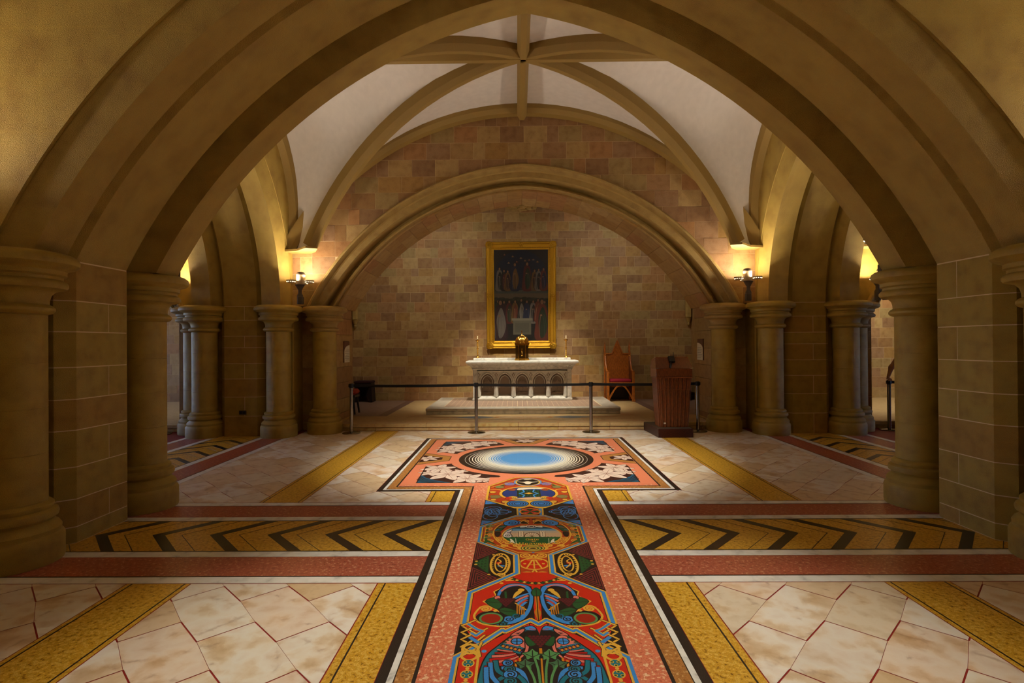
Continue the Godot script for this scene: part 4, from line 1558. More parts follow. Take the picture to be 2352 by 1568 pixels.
func build_side_arches() -> void:
	var hs := [2.37, 2.12, 1.83, 1.62, 1.33, 1.05, 0.72, 0.37, 0.0]
	for side in [-1.0, 1.0]:
		var t := thing("stone_arch", "steep pointed side arch of three orders towards bay %s" % ("with the bright window" if side < 0 else "where a person stands"), "arch")
		var o := V(side * AX, 0, ZC)
		arch_orders(t, EVEN_ORDER, 1.055, SPRING, 2.94, 18, o, Vector3.FORWARD, Vector3(side, 0, 0), o + Vector3.UP * 2.0)
		var w := structure("wall_side_left" if side < 0 else "wall_side_right", "rendered wall above the side arch")
		var hole := whole_arch(1.055, SPRING, 2.94 + 0.30, SPRING, 18)
		hole.insert(0, Vector2(hole[0].x, 1.0))
		hole.append(Vector2(-hole[0].x, 1.0))
		for q in Geometry2D.clip_polygons(rect(-2.24, SPRING, 3.7, 6.75), hole):
			var s := Sh.new()
			prism(s, q, o, Vector3.FORWARD, Vector3.UP, Vector3.RIGHT, -0.88, 0.88)
			put(w, "spandrel", s, M.render)
		var p := thing("stone_pier", "ashlar pier behind side arch columns on %s" % ("bench side, with socket" if side < 0 else "lectern side of niche"), "pier")
		var s2 := Sh.new()
		box(s2, V(side * 4.29, 0.0, 10.2), V(side * 6.03, SPRING, 11.6), 0.02)
		put(p, "core", s2, M.pier[1])
		_pier_arm(p, V(side * AX, 0, 9.96), Vector3.FORWARD, Vector3.RIGHT, hs, 1 if side < 0 else 0)
		if side < 0:
			var so := thing("power_socket", "dark double power socket low on the ashlar pier", "socket")
			s2 = Sh.new()
			box(s2, V(-5.19, 0.40, 9.945), V(-5.06, 0.475, 9.9595), 0.004)
			put(so, "plate", s2, M.lamp_dark)
			for k in 2:
				s2 = Sh.new()
				box(s2, V(-5.175 + k * 0.06, 0.415, 9.938), V(-5.135 + k * 0.06, 0.46, 9.9455), 0.003)
				put(so, "outlet", s2, M.black_plastic)


# ---------------------------------------------------------------- niche arch

func build_niches() -> void:
	var mould := [
		[[Vector2(11.6, 0.0), Vector2(10.50, 0.0)], "soffit"],
		[[Vector2(10.50, 0.0), Vector2(10.485, 0.012), Vector2(10.53, 0.022), Vector2(10.53, 0.034), Vector2(10.46, 0.040), Vector2(10.41, 0.052), Vector2(10.395, 0.075), Vector2(10.41, 0.098), Vector2(10.45, 0.108)], "roll_moulding"],
		[[Vector2(10.45, 0.108), Vector2(10.52, 0.118), Vector2(10.54, 0.145), Vector2(10.52, 0.172), Vector2(10.40, 0.185)], "hollow_moulding"],
		[[Vector2(10.40, 0.185), Vector2(10.29, 0.19), Vector2(10.27, 0.205), Vector2(10.255, 0.30), Vector2(10.23, 0.32)], "face_band"],
		[[Vector2(10.23, 0.32), Vector2(10.12, 0.335), Vector2(10.075, 0.352), Vector2(10.065, 0.38), Vector2(10.085, 0.402), Vector2(10.17, 0.415)], "hood_moulding"],
	]
	for cx in [0.0, -2 * AX, 2 * AX]:
		var main: bool = cx == 0.0
		var label := "moulded pointed sandstone arch framing the altar niche" if main else ("moulded niche arch in the bay with the bright window" if cx < 0 else "moulded niche arch in the bay where a person stands")
		var t := thing("niche_arch", label, "arch")
		var o := V(cx, 0, 0)
		for m in mould:
			if m[1] == "soffit" and main:
				continue
			var s := Sh.new()
			arch_sweep(s, m[0], 0.2, 0.30, 4.28, SPRING - 0.01, 26, o, Vector3.RIGHT, Vector3.FORWARD, V(cx, 2.2, 9.0))
			put(t, m[1], s, M.moulding)
		if main:
			# soffit stones
			for side in [-1.0, 1.0]:
				for k in 15:
					var a := half_arch(0.2, 0.30, 4.28, SPRING - 0.01, 60)
					var b := half_arch(0.2, 0.30, 4.28 + 0.12, SPRING - 0.01, 60)
					var cuts := [10.49, 10.49 + [0.42, 0.62, 0.52][k % 3], 11.6]
					for q in 2:
						var s := Sh.new()
						var rows := []
						for zz in [cuts[q] + 0.001, cuts[q + 1] - 0.001]:
							for arc in [a, b]:
								var row := PackedVector3Array()
								for i in 5:
									var w: Vector2 = arc[k * 4 + i]
									if i == 0:
										w = w.lerp(arc[k * 4 + 1], 0.03)
									if i == 4:
										w = w.lerp(arc[k * 4 + 3], 0.03)
									row.append(V(side * w.x, w.y, zz))
								rows.append(row)
						var loop := [rows[0], rows[2], rows[3], rows[1]]
						skin(s, loop, true, false, [0, 1, 2, 3])
						for e in [0, 4]:
							s.quad(loop[0][e], loop[1][e], loop[2][e], loop[3][e])
						s.solid(0)
						put(t, "voussoir", s, M.blocks[[0, 2, 6, 4, 8][rng.randi() % 5]])
			# carved boss behind the crown of the arch
			var s3 := Sh.new()
			for i in 16:
				var a2 := TAU * i / 16.0
				var rr := 0.13 if i % 2 else 0.20
				lathe(s3, [Vector2(0, -0.05), Vector2(0.055, -0.035), Vector2(0.065, 0.0), Vector2(0.045, 0.04), Vector2(0, 0.05)], V(rr * cos(a2) * 1.3, 4.585 + 0.012 * (i % 3), 11.78 + rr * sin(a2)), 8)
			lathe(s3, [Vector2(0, -0.06), Vector2(0.08, -0.04), Vector2(0.10, 0.0), Vector2(0.30, 0.03), Vector2(0.30, 0.08), Vector2(0, 0.1)], V(0, 4.60, 11.78), 20)
			put(t, "carved_boss", s3, M.moulding)
		# wall with the arch cut out
		var wname := "wall_niche" if main else ("wall_niche_outer_left" if cx < 0 else "wall_niche_outer_right")
		var w := structure(wname, "ashlar wall around the niche arch")
		var hole := whole_arch(0.2, 0.30, 4.28 + 0.385, 0.5, 30)
		for q in Geometry2D.clip_polygons(rect(-4.4, SPRING, 4.4, 6.75), hole):
			var s := Sh.new()
			prism(s, q, o, Vector3.RIGHT, Vector3.UP, Vector3.FORWARD, 10.153, 10.9)
			put(w, "mortar_bed", s, M.wall_mortar if main else M.render)
		var hole2 := whole_arch(0.2, 0.30, 4.28 + 0.115, 0.5, 30)
		for q in Geometry2D.clip_polygons(rect(-4.6, SPRING, 4.6, 6.75), hole2):
			var s := Sh.new()
			prism(s, q, o, Vector3.RIGHT, Vector3.UP, Vector3.FORWARD, 10.9, 11.59)
			put(w, "inner_masonry", s, M.moulding)
		if main:
			var cut := whole_arch(0.2, 0.30, 4.28 + 0.412, 0.5, 30)
			var keep := whole_arch(0.0, 1.126, 4.74 + 0.12, 2.0, 30)
			keep = Geometry2D.intersect_polygons(keep, rect(-4.3, SPRING, 4.3, 6.5))[0]
			ashlar(w, -4.3, 4.3, course_list(SPRING, 6.2, 0.285, 0.315), V(0, 0, 10.17), Vector3.RIGHT, Vector3.BACK, 0.0, 0.02, keep, [cut], 0.43, M.blocks)
		# jambs
		for side in [-1.0, 1.0]:
			var hs := course_list(0.0, SPRING, 0.27, 0.36)
			for i in hs.size() - 1:
				var s := Sh.new()
				box(s, V(cx + side * 3.62, hs[i] + 0.002, 10.62), V(cx + side * 4.29, minf(hs[i + 1], SPRING) - 0.002, 11.6), 0.003)
				put(w, "jamb_stone", s, M.blocks[rng.randi() % 10] if main else M.blocks[0])
			var s4 := Sh.new()
			box(s4, V(cx + side * 3.60, 0.0, 10.60), V(cx + side * 4.29, 0.17, 11.6), 0.02)
			put(w, "plinth", s4, M.moulding)


# ---------------------------------------------------------------- vaults

# height -> horizontal run from the crown, for the four kinds of curve
func _diag_at(h: float, off: float) -> float:
	var r := 4.715 + off
	return sqrt(maxf(0.0, r * r - (h - 1.035) * (h - 1.035)))


func _wall_at(h: float, off: float) -> float:
	var r := 4.74 + off
	return sqrt(maxf(0.0, r * r - (h - 1.126) * (h - 1.126)))


func _side_at(h: float, off: float) -> float:
	if h <= 4.0:
		return 2.08 + off
	var k := clampf((h - 4.0) / (1.8 + off), 0.0, 1.0)
	return (2.08 + off) * sqrt(1.0 - k * k)


func build_vaults() -> void:
	var spots := [[0.0, ZC, true], [0.0, 1.4, true], [-2 * AX, ZC, false], [2 * AX, ZC, false]]
	for b in spots:
		var c := structure("ceiling" if b[1] == ZC and b[0] == 0.0 else "ceiling_outer_bay", "white plastered rib vault")
		_vault(c, b[0], b[1])
		if b[1] < 3.0:
			c.scale = Vector3(1.19, 1.05, 1.0)


func _vault(c: Node3D, cx: float, zc: float) -> void:
	var h0 := 3.36
	var dirx := 0.8985
	var dirz := 0.4346
	var N := 18
	var off := 0.17
	var dwz := 2.09
	var dsx := 4.17
	var diag := func(t: float, o: float, sx: float, sz: float) -> Vector3:
		var top := 1.035 + 4.715 + o
		var h := lerpf(h0, top, sin(t * PI / 2))
		var d := _diag_at(h, o)
		return V(cx + sx * d * dirx, h, zc + sz * d * dirz)
	# webs
	for cell in 4:
		var s := Sh.new()
		for half in [-1.0, 1.0]:
			var rows := []
			for i in N + 1:
				var t := float(i) / N
				var row := PackedVector3Array()
				var a: Vector3
				var b: Vector3
				if cell < 2:
					var sz := 1.0 if cell == 0 else -1.0
					a = diag.call(t, off, half, sz)
					var h := lerpf(h0, 1.126 + 4.74 + off, sin(t * PI / 2))
					b = V(cx + half * _wall_at(h, off), h, zc + sz * (dwz + 0.16))
				else:
					var sx := 1.0 if cell == 2 else -1.0
					a = diag.call(t, off, sx, half)
					var h := lerpf(h0, 5.8 + off, sin(t * PI / 2))
					b = V(cx + sx * (dsx + 0.14), h, zc + half * _side_at(h, off))
				for j in 7:
					row.append(a.lerp(b, j / 6.0))
				rows.append(row)
			var from := s.p.size()
			skin(s, rows, false, false, [], 0 if half < 0 else 1)
			s.face_to(from, V(cx, 2.0, zc))
		put(c, "vault_panel", s, M.plaster)
	var sec := [Vector2(-0.085, 0.24), Vector2(-0.085, 0.085), Vector2(-0.04, 0.0), Vector2(0.04, 0.0), Vector2(0.085, 0.085), Vector2(0.085, 0.24)]
	# diagonal ribs
	for sx in [-1.0, 1.0]:
		for sz in [-1.0, 1.0]:
			var pts := []
			var outs := []
			for i in N + 1:
				var t := float(i) / N
				var p: Vector3 = diag.call(t, 0.0, sx, sz)
				pts.append(p)
				outs.append((p - V(cx, 1.035, zc)).normalized())
			var s := Sh.new()
			rib(s, pts, outs, Vector3(dirz * sx, 0, dirx * sz).normalized(), sec)
			put(c, "diagonal_rib", s, M.rib_stone)
			# solid springer closing the rib bundle in the corner
			s = Sh.new()
			var poly := PackedVector2Array([Vector2(3.62, 1.70), Vector2(3.78, 2.05), Vector2(4.0, 2.3), Vector2(4.4, 2.3), Vector2(4.4, 1.98), Vector2(4.06, 1.90), Vector2(3.80, 1.62)])
			var pl := PackedVector2Array()
			for v in poly:
				pl.append(Vector2(cx + sx * v.x, -(zc + sz * v.y)))
			prism(s, pl, Vector3.ZERO, Vector3.RIGHT, Vector3.BACK, Vector3.UP, h0 - 0.006, h0 + 0.03)
			put(c, "rib_springer", s, M.rib_stone)
	# wall ribs and side ribs
	var wsec := [Vector2(-0.06, 0.24), Vector2(-0.06, 0.08), Vector2(-0.02, 0.0), Vector2(0.62 if zc < 3.0 else 0.30, 0.0), Vector2(0.62 if zc < 3.0 else 0.30, 0.24)]
	for sz in [-1.0, 1.0]:
		for half in [-1.0, 1.0]:
			var pts := []
			var outs := []
			for i in N + 1:
				var h := lerpf(h0, 1.126 + 4.74, sin(float(i) / N * PI / 2))
				var p := V(cx + half * _wall_at(h, 0.0), h, zc + sz * dwz)
				pts.append(p)
				outs.append((p - V(cx, 1.126, zc + sz * dwz)).normalized())
			var s := Sh.new()
			rib(s, pts, outs, Vector3(0, 0, -sz), wsec)
			put(c, "wall_rib", s, M.rib_stone)
	for sx in [-1.0, 1.0]:
		for half in [-1.0, 1.0]:
			var pts := []
			var outs := []
			for i in 27:
				var h: float
				var p: Vector3
				if i < 6:
					h = lerpf(h0, 4.0, i / 6.0)
					p = V(cx + sx * dsx, h, zc + half * 2.08)
					outs.append(V(0, 0, half))
				else:
					var a := (i - 6) / 20.0 * PI / 2
					p = V(cx + sx * dsx, 4.0 + 1.8 * sin(a), zc + half * 2.08 * cos(a))
					outs.append(V(0, sin(a), half * cos(a)))
				pts.append(p)
			var s := Sh.new()
			rib(s, pts, outs, Vector3(sx, 0, 0), [Vector2(-0.06, 0.22), Vector2(-0.06, 0.08), Vector2(-0.02, 0.0), Vector2(0.20, 0.0), Vector2(0.20, 0.22)])
			put(c, "side_rib", s, M.rib_stone)
	# ridge ribs, level
	for way in 2:
		var e := Vector3(dsx, 0, 0) if way == 0 else Vector3(0, 0, dwz)
		var s := Sh.new()
		var o := V(cx, 5.735, zc)
		rib(s, [o - e, o + e], [Vector3.UP, Vector3.UP], Vector3(0, 0, 1) if way == 0 else Vector3(1, 0, 0), sec)
		put(c, "ridge_rib", s, M.rib_stone)


# ---------------------------------------------------------------- columns

func build_columns() -> void:
	var base := [Vector2(0.0, 0.0), Vector2(0.315, 0.0), Vector2(0.32, 0.02), Vector2(0.32, 0.175), Vector2(0.312, 0.20), Vector2(0.295, 0.215), Vector2(0.298, 0.235), Vector2(0.30, 0.25), Vector2(0.285, 0.275), Vector2(0.262, 0.29), Vector2(0.252, 0.31), Vector2(0.262, 0.325), Vector2(0.277, 0.335), Vector2(0.283, 0.36), Vector2(0.275, 0.385), Vector2(0.255, 0.397), Vector2(0.245, 0.402), Vector2(0.252, 0.415), Vector2(0.252, 0.435), Vector2(0.235, 0.45), Vector2(0.217, 0.46), Vector2(0.0, 0.46)]
	var cap := [Vector2(0.0, 1.905), Vector2(0.215, 1.905), Vector2(0.245, 1.915), Vector2(0.262, 1.935), Vector2(0.262, 1.955), Vector2(0.245, 1.975), Vector2(0.224, 1.985), Vector2(0.226, 2.02), Vector2(0.238, 2.06), Vector2(0.265, 2.09), Vector2(0.305, 2.10), Vector2(0.332, 2.107), Vector2(0.345, 2.125), Vector2(0.345, 2.145), Vector2(0.33, 2.165), Vector2(0.312, 2.175), Vector2(0.312, 2.20), Vector2(0.335, 2.212), Vector2(0.335, 2.245), Vector2(0.352, 2.262), Vector2(0.392, 2.272), Vector2(0.415, 2.292), Vector2(0.42, 2.318), Vector2(0.412, 2.345), Vector2(0.385, 2.367), Vector2(0.345, 2.38), Vector2(0.0, 2.38)]
	var s := Sh.new()
	lathe(s, base, Vector3.ZERO, 40)
	meshes.base = s.mesh()
	s = Sh.new()
	lathe(s, cap, Vector3.ZERO, 40)
	meshes.cap = s.mesh()
	var joints := [0.46, 0.83, 1.18, 1.53, 1.905]
	meshes.drums = []
	for i in 4:
		s = Sh.new()
		var a: float = joints[i]
		var b: float = joints[i + 1]
		lathe(s, [Vector2(0, a), Vector2(0.212, a), Vector2(0.215, a + 0.003), Vector2(0.215, b - 0.003), Vector2(0.212, b), Vector2(0, b)], Vector3.ZERO, 36)
		meshes.drums.append(s.mesh())
	for side in [-1.0, 1.0]:
		var who := "bench side" if side < 0 else "lectern side"
		var bay := "window bay" if side < 0 else "bay with the person"
		var list := [
			[4.0, ARCH_Z - 0.72, "stout round column before the front pier, %s" % who],
			[3.98, ARCH_Z + 0.72, "stout round column behind the front pier, %s" % who],
			[3.77, 10.38, "round column under foot of niche arch, %s" % ("next to the bench" if side < 0 else "next to the lectern")],
			[AX - 0.68, 10.0, "round column of side arch beside the niche, %s" % who],
			[AX + 0.68, 10.0, "round column of side arch facing the %s" % bay],
			[6.22, 10.38, "round niche column standing in the %s" % bay],
			[AX - 0.68, 5.83, "round side arch column hidden behind the front pier, %s" % who],
			[AX + 0.68, 5.83, "round outer side arch column behind front pier, %s" % who],
		]
		for q in list:
			var t := thing("stone_column", q[2], "column", "round sandstone columns", V(side * q[0], 0, q[1]))
			part(t, "base", meshes.base, M.column_stone)
			for i in 4:
				part(t, "shaft_drum", meshes.drums[i], M.pier[rng.randi() % 4] if false else M.column_stone)
			part(t, "capital", meshes.cap, M.moulding if q[1] > 10.2 else M.column_stone)


# ---------------------------------------------------------------- lamps

func build_lamps() -> void:
	var zs := [9.74, 2 * ZC - 9.74, ARCH_Z - (2 * ZC - 9.74 - ARCH_Z)]
	var n := 0
	for side in [-1.0, 1.0]:
		var who := "by the niche arch, bench side" if side < 0 else "by the niche arch, chair side"
		_lamp(side * 3.95, 9.70, side, 1.0, "lit uplight fitting on capitals %s" % who)
		_lamp(side * 3.99, zs[1], side, -1.0, "uplight fitting behind the great arch, %s" % ("bench side" if side < 0 else "lectern side"))
		_lamp(side * 4.72, 3.66, side, 1.0, "uplight fitting before the great arch, %s" % ("bench side" if side < 0 else "lectern side"))
		_lamp(side * 4.82, 0.1, side, -1.0, "uplight fitting behind the viewer, %s" % ("bench side" if side < 0 else "lectern side"))
		_lamp(side * (2 * AX - 3.99), zs[0], -side, 1.0, "uplight fitting in the neighbouring bay, %s" % ("window side" if side < 0 else "person side"))


func _lamp(x: float, z: float, sx: float, sz: float, label: String) -> void:
	var t := thing("uplight", label, "lamp", "corner uplights", V(x, 0, z))
	var s := Sh.new()
	# stem from the corner, standing on the capitals
	lathe(s, [Vector2(0, 2.39), Vector2(0.05, 2.39), Vector2(0.05, 2.55), Vector2(0.03, 2.58), Vector2(0.03, 2.64), Vector2(0.075, 2.72), Vector2(0.085, 2.735), Vector2(0.0, 2.735)], Vector3(sx * 0.04, 0, -sz * 0.06), 18)
	put(t, "stem", s, M.lamp_dark)
	s = Sh.new()
	lathe(s, [Vector2(0, 2.735), Vector2(0.07, 2.735), Vector2(0.076, 2.742), Vector2(0.076, 2.90), Vector2(0.0, 2.90)], Vector3.ZERO, 24)
	var can := put(t, "can", s, M.lamp_metal)
	s = Sh.new()
	lathe(s, [Vector2(0, 2.90), Vector2(0.078, 2.90), Vector2(0.078, 2.915), Vector2(0.06, 2.945), Vector2(0.03, 2.957), Vector2(0.0, 2.96)], Vector3.ZERO, 24)
	put(can, "cap", s, M.lamp_dark)
	for k in 3:
		var c: Vector3 = [Vector3(-sx * 0.165, 0, sz * 0.03), Vector3(sx * 0.12, 0, sz * 0.13), Vector3(sx * 0.02, 0, -sz * 0.17)][k]
		s = Sh.new()
		lathe(s, [Vector2(0, 2.752), Vector2(0.05, 2.752), Vector2(0.078, 2.785), Vector2(0.08, 2.80), Vector2(0.074, 2.80), Vector2(0.045, 2.765), Vector2(0.0, 2.765)], c, 20)
		var b := put(t, "bowl", s, M.lamp_metal)
		s = Sh.new()
		lathe(s, [Vector2(0.0, 2.766), Vector2(0.044, 2.766), Vector2(0.05, 2.776), Vector2(0.0, 2.780)], c, 16)
		put(b, "lamp_glass", s, M.lamp_glow)
		s = Sh.new()
		for i in 14:
			var a := TAU * i / 14.0
			lathe(s, [Vector2(0, -0.004), Vector2(0.006, 0.0), Vector2(0, 0.004)], c + Vector3(cos(a) * 0.071, 2.770, sin(a) * 0.071), 6)
		put(b, "rim_light", s, M.lamp_slit)
		var l := AreaLight3D.new()
		l.name = "uplight_source"
		l.area_size = Vector2(0.11, 0.11)
		l.light_color = LAMP_COLOR
		l.light_energy = LAMP_ENERGY
		l.shadow_enabled = true
		l.set("area_range", 30.0)
		t.add_child(l, true)
		l.position = c + Vector3(0, 2.804, 0)
		# two heads lean out of the corner, towards the middle of the bay; the third shines straight up the wall
		var lean := Vector3(0.0, 1.0, 0.02) if k == 2 else Vector3(-sx * 0.50, 1.0, sz * 0.28)
		l.basis = Basis.looking_at(lean.normalized(), Vector3.RIGHT)
	if z < 3.5:
		s = Sh.new()
		box(s, Vector3(sx * 0.33, 2.30, -0.09), Vector3(-sx * 0.06, 2.39, 0.09), 0.01)
		put(t, "wall_bracket", s, M.moulding)
	# small box beside the stem on the capital
	s = Sh.new()
	box(s, Vector3(-sx * 0.02 - 0.045, 2.38, sz * 0.06 - 0.04), Vector3(-sx * 0.02 + 0.045, 2.515, sz * 0.06 + 0.04), 0.012)
	put(t, "gear_box", s, M.lamp_dark)


const LAMP_COLOR := Color(1.0, 0.93, 0.84)
const LAMP_ENERGY := 1.4


func build_spots() -> void:
	# spotlights hung from the niche vault: two over the altar, two added to brighten the wall
	var c := structure("ceiling_niche", "plain vault of the altar niche")
	var s := Sh.new()
	box(s, V(-4.6, 5.9, 11.6), V(4.6, 6.1, 14.92))
	put(c, "vault_slab", s, M.render)
	for side in [-1.0, 1.0]:
		var who := "bench side" if side < 0 else "chair side"
		_spot(V(side * 1.25, 4.95, 12.1), V(side * 0.35, 0.9, 13.5), 33.0, 15.0, SPOT_COLOR, "small spotlight hung in niche over altar, %s" % who, 0.95)
		_spot(V(side * 2.6, 4.65, 12.2), V(side * 2.2, 2.8, 14.9), 70.0, 2.8, SPOT_COLOR, "small added wall-washing spotlight hung in niche, %s" % who, 1.25)
		_spot(V(side * (2 * AX - 1.5), 4.6, 12.0), V(side * (2 * AX - 1.3), 1.0, 14.6), 62.0, 3.5 if side < 0 else 15.0, SPOT_COLOR, "small added spotlight inside neighbouring niche, %s" % ("window bay" if side < 0 else "bay with the person"), 2.15)  # added lamp, brightens the neighbouring niche glimpsed past the columns
		# unseen lamps added on the great arch to brighten the inlaid floor
		who = "bench side" if side < 0 else "lectern side"
		_spot(V(side * 0.9, 5.05, 5.95), V(side * 0.2, 0.0, 8.0), 32.0, 18.0, SPOT_COLOR, "added unseen spotlight on back of great arch over the mosaic, %s" % who, 0.7)
		_spot(V(side * 0.9, 5.05, 3.85), V(side * 0.2, 0.0, 2.7), 32.0, 8.5, SPOT_COLOR, "added unseen spotlight on front of great arch over the mosaic, %s" % who, 0.7)


const SPOT_COLOR := Color(1.0, 0.96, 0.88)


func _spot(at: Vector3, aim: Vector3, cone: float, energy: float, col: Color, label: String, rod: float) -> void:
	var t := thing("spotlight", label, "lamp", "small spotlights", at)
	var d := (aim - at).normalized()
	var b := Basis.looking_at(d, Vector3.RIGHT)
	var tilt := Basis(b.x, -b.z, b.y)
	var s := Sh.new()
	lathe(s, [Vector2(0, -0.10), Vector2(0.035, -0.09), Vector2(0.045, -0.05), Vector2(0.05, 0.03), Vector2(0.044, 0.03), Vector2(0.04, 0.0), Vector2(0, 0.0)], Vector3.ZERO, 18, tilt)
	put(t, "housing", s, M.lamp_dark)
	s = Sh.new()
	lathe(s, [Vector2(0, 0.004), Vector2(0.038, 0.004), Vector2(0.036, 0.010), Vector2(0, 0.012)], Vector3.ZERO, 16, tilt)
	put(t, "lamp_glass", s, M.lamp_slit)
	s = Sh.new()
	tube(s, [-d * 0.06, -d * 0.06 + Vector3(0, rod, 0)], [0.01], 8)
	put(t, "bracket", s, M.lamp_dark)
	var l := SpotLight3D.new()
	l.name = "spot_source"
	l.light_color = col
	l.light_energy = energy
	l.light_size = 0.04
	l.spot_angle = cone
	l.spot_angle_attenuation = 0.7
	l.spot_range = 30.0
	l.spot_attenuation = 2.0
	l.shadow_enabled = true
	t.add_child(l)
	l.position = d * 0.04
	l.basis = Basis.looking_at(d, Vector3.RIGHT)


# ---------------------------------------------------------------- altar

func gothic(cx: float, w: float, base: float, spring: float, top: float, n := 8) -> PackedVector2Array:
	# outline of a pointed opening, from its lower left corner clockwise in x, h
	var out := PackedVector2Array([Vector2(cx - w, base)])
	var rise := top - spring
	var r := (w * w + rise * rise) / (2.0 * w)
	for i in n + 1:
		var a := asin(rise / r) * i / n
		out.append(Vector2(cx - w + r - r * cos(a), spring + r * sin(a)))
	for i in range(n - 1, -1, -1):
		var a := asin(rise / r) * i / n
		out.append(Vector2(cx + w - r + r * cos(a), spring + r * sin(a)))
	out.append(Vector2(cx + w, base))
	return out


func build_altar() -> void:
	# predella
	var pd := thing("altar_platform", "low grey marble platform with tiled top under the altar", "platform")
	var s := Sh.new()
	box(s, V(-2.09, 0.1415, 11.81), V(2.09, 0.213, 14.2), 0.008)
	put(pd, "lower_course", s, M.grey_marble)
	s = Sh.new()
	box(s, V(-2.10, 0.215, 11.80), V(2.10, 0.28, 14.2), 0.012)
	put(pd, "upper_course", s, M.grey_marble)
	# field of small tiles on its top
	s = Sh.new()
	box(s, V(-1.74, 0.27, 12.08), V(1.74, 0.2805, 14.1))
	put(pd, "tile_bed", s, M.mortar)
	s = Sh.new()
	var tile := 0.115
	for i in 30:
		for j in 17:
			var x := -1.73 + i * tile
			var z := 12.09 + j * tile
			box(s, V(x + 0.003, 0.279, z + 0.003), V(x + tile - 0.003, 0.2825, z + tile - 0.003))
	var tl := put(pd, "small_tiles", s, M.pale_pink)
	tl.set_meta("kind", "stuff")

	var a := thing("altar", "white marble altar with five pointed arches carved in its front", "altar", "", V(0, 0.283, 0))
	var y := 0.0
	s = Sh.new()
	box(s, V(-1.215, 0.0, 13.32), V(1.215, 0.055, 14.0), 0.008)
	put(a, "plinth", s, M.altar_marble)
	# body with the sunk front
	s = Sh.new()
	box(s, V(-1.2, 0.055, 13.50), V(1.2, 0.80, 13.98), 0.004)
	put(a, "body", s, M.altar_marble)
	for side in [-1.0, 1.0]:
		s = Sh.new()
		box(s, V(side * 1.10, 0.055, 13.33), V(side * 1.2, 0.80, 13.52), 0.01)
		put(a, "corner_pier", s, M.altar_marble)
	# arcade: a slab with five pointed openings
	var outer := rect(-1.10, 0.16, 1.10, 0.72)
	var pieces: Array = [outer]
	for k in 5:
		var o := gothic(-0.848 + k * 0.424, 0.175, 0.10, 0.44, 0.665)
		var next := []
		for q in pieces:
			next.append_array(Geometry2D.clip_polygons(q, o))
		pieces = next
	s = Sh.new()
	for q in pieces:
		prism(s, q, V(0, 0, 13.5), Vector3.RIGHT, Vector3.UP, Vector3.BACK, 0.0, 0.09)
	put(a, "arcade", s, M.altar_marble)
	for k in 5:
		var cx := -0.848 + k * 0.424
		# raised rim of each arch
		var g := gothic(cx, 0.178, 0.30, 0.44, 0.668, 10)
		var path := []
		for v in g:
			path.append(V(v.x, v.y, 13.395))
		s = Sh.new()
		tube(s, path, [0.017], 8)
		put(a, "arch_moulding", s, M.altar_marble)
		var gi := gothic(cx, 0.125, 0.30, 0.44, 0.60, 10)
		path = []
		for v in gi:
			path.append(V(v.x, v.y, 13.462))
		s = Sh.new()
		tube(s, path, [0.010], 6)
		put(a, "inner_moulding", s, M.altar_marble)
		# sunk panel
		s = Sh.new()
		prism(s, gothic(cx, 0.172, 0.14, 0.44, 0.66), V(0, 0, 13.499), Vector3.RIGHT, Vector3.UP, Vector3.BACK, 0.0, 0.012)
		var pn := put(a, "sunk_panel", s, M.panel_marble)
		if k % 2 == 0:
			s = Sh.new()
			_relief(s, cx, k)
			put(pn, "relief", s, M.panel_marble)
		# splayed sill
		s = Sh.new()
		prism(s, PackedVector2Array([Vector2(13.33, 0.056), Vector2(13.5, 0.15), Vector2(13.5, 0.056)]), V(cx - 0.20, 0, 0), Vector3.FORWARD, Vector3.UP, Vector3.RIGHT, 0.0, 0.40)
		put(a, "sill", s, M.altar_marble)
		# small sunk triangles above
	for k in 6:
		var cx := -1.06 + k * 0.424
		s = Sh.new()
		var d := 0.055
		prism(s, PackedVector2Array([Vector2(cx - d, -13.42), Vector2(cx - d, -13.39), Vector2(cx, -13.335), Vector2(cx + d, -13.39), Vector2(cx + d, -13.42)]), Vector3.ZERO, Vector3.RIGHT, Vector3.BACK, Vector3.UP, 0.085, 0.42, 0.012)
		put(a, "pillar", s, M.altar_marble)
		s = Sh.new()
		prism(s, PackedVector2Array([Vector2(cx - 0.05, 0.42), Vector2(cx + 0.05, 0.42), Vector2(cx, 0.50)]), V(0, 0, 13.42), Vector3.RIGHT, Vector3.UP, Vector3.BACK, 0.0, 0.06)
		put(a, "pillar_cap", s, M.altar_marble)
		s = Sh.new()
		for j in 3:
			var r := 0.03 - j * 0.006
			for q in 3:
				var an := TAU * q / 3.0 + PI / 2 + j
				lathe(s, [Vector2(0, -0.008), Vector2(r * 0.5, 0), Vector2(0, 0.008)], V(cx + cos(an) * r, 0.635 - j * 0.045 + sin(an) * r * 0.6, 13.408), 6, Basis(Vector3.RIGHT, PI / 2))
		put(a, "spandrel_carving", s, M.panel_marble)
	# frame moulding round the arcade
	s = Sh.new()
	box(s, V(-1.12, 0.695, 13.36), V(1.12, 0.72, 13.45), 0.006)
	for side in [-1.0, 1.0]:
		box(s, V(side * 1.075, 0.16, 13.37), V(side * 1.10, 0.70, 13.45), 0.006)
	put(a, "frame_moulding", s, M.altar_marble)
	# cornice with lattice frieze
	s = Sh.new()
	var prof := [[0.745, 0.0], [0.76, 0.02], [0.80, 0.025], [0.87, 0.085], [0.905, 0.135]]
	var rows := []
	for q in prof:
		var e: float = q[1]
		rows.append(PackedVector3Array([V(-1.2 - e, q[0], 14.0), V(-1.2 - e, q[0], 13.33 - e), V(1.2 + e, q[0], 13.33 - e), V(1.2 + e, q[0], 14.0)]))
	skin(s, rows, false, true, [0, 1, 2, 3])
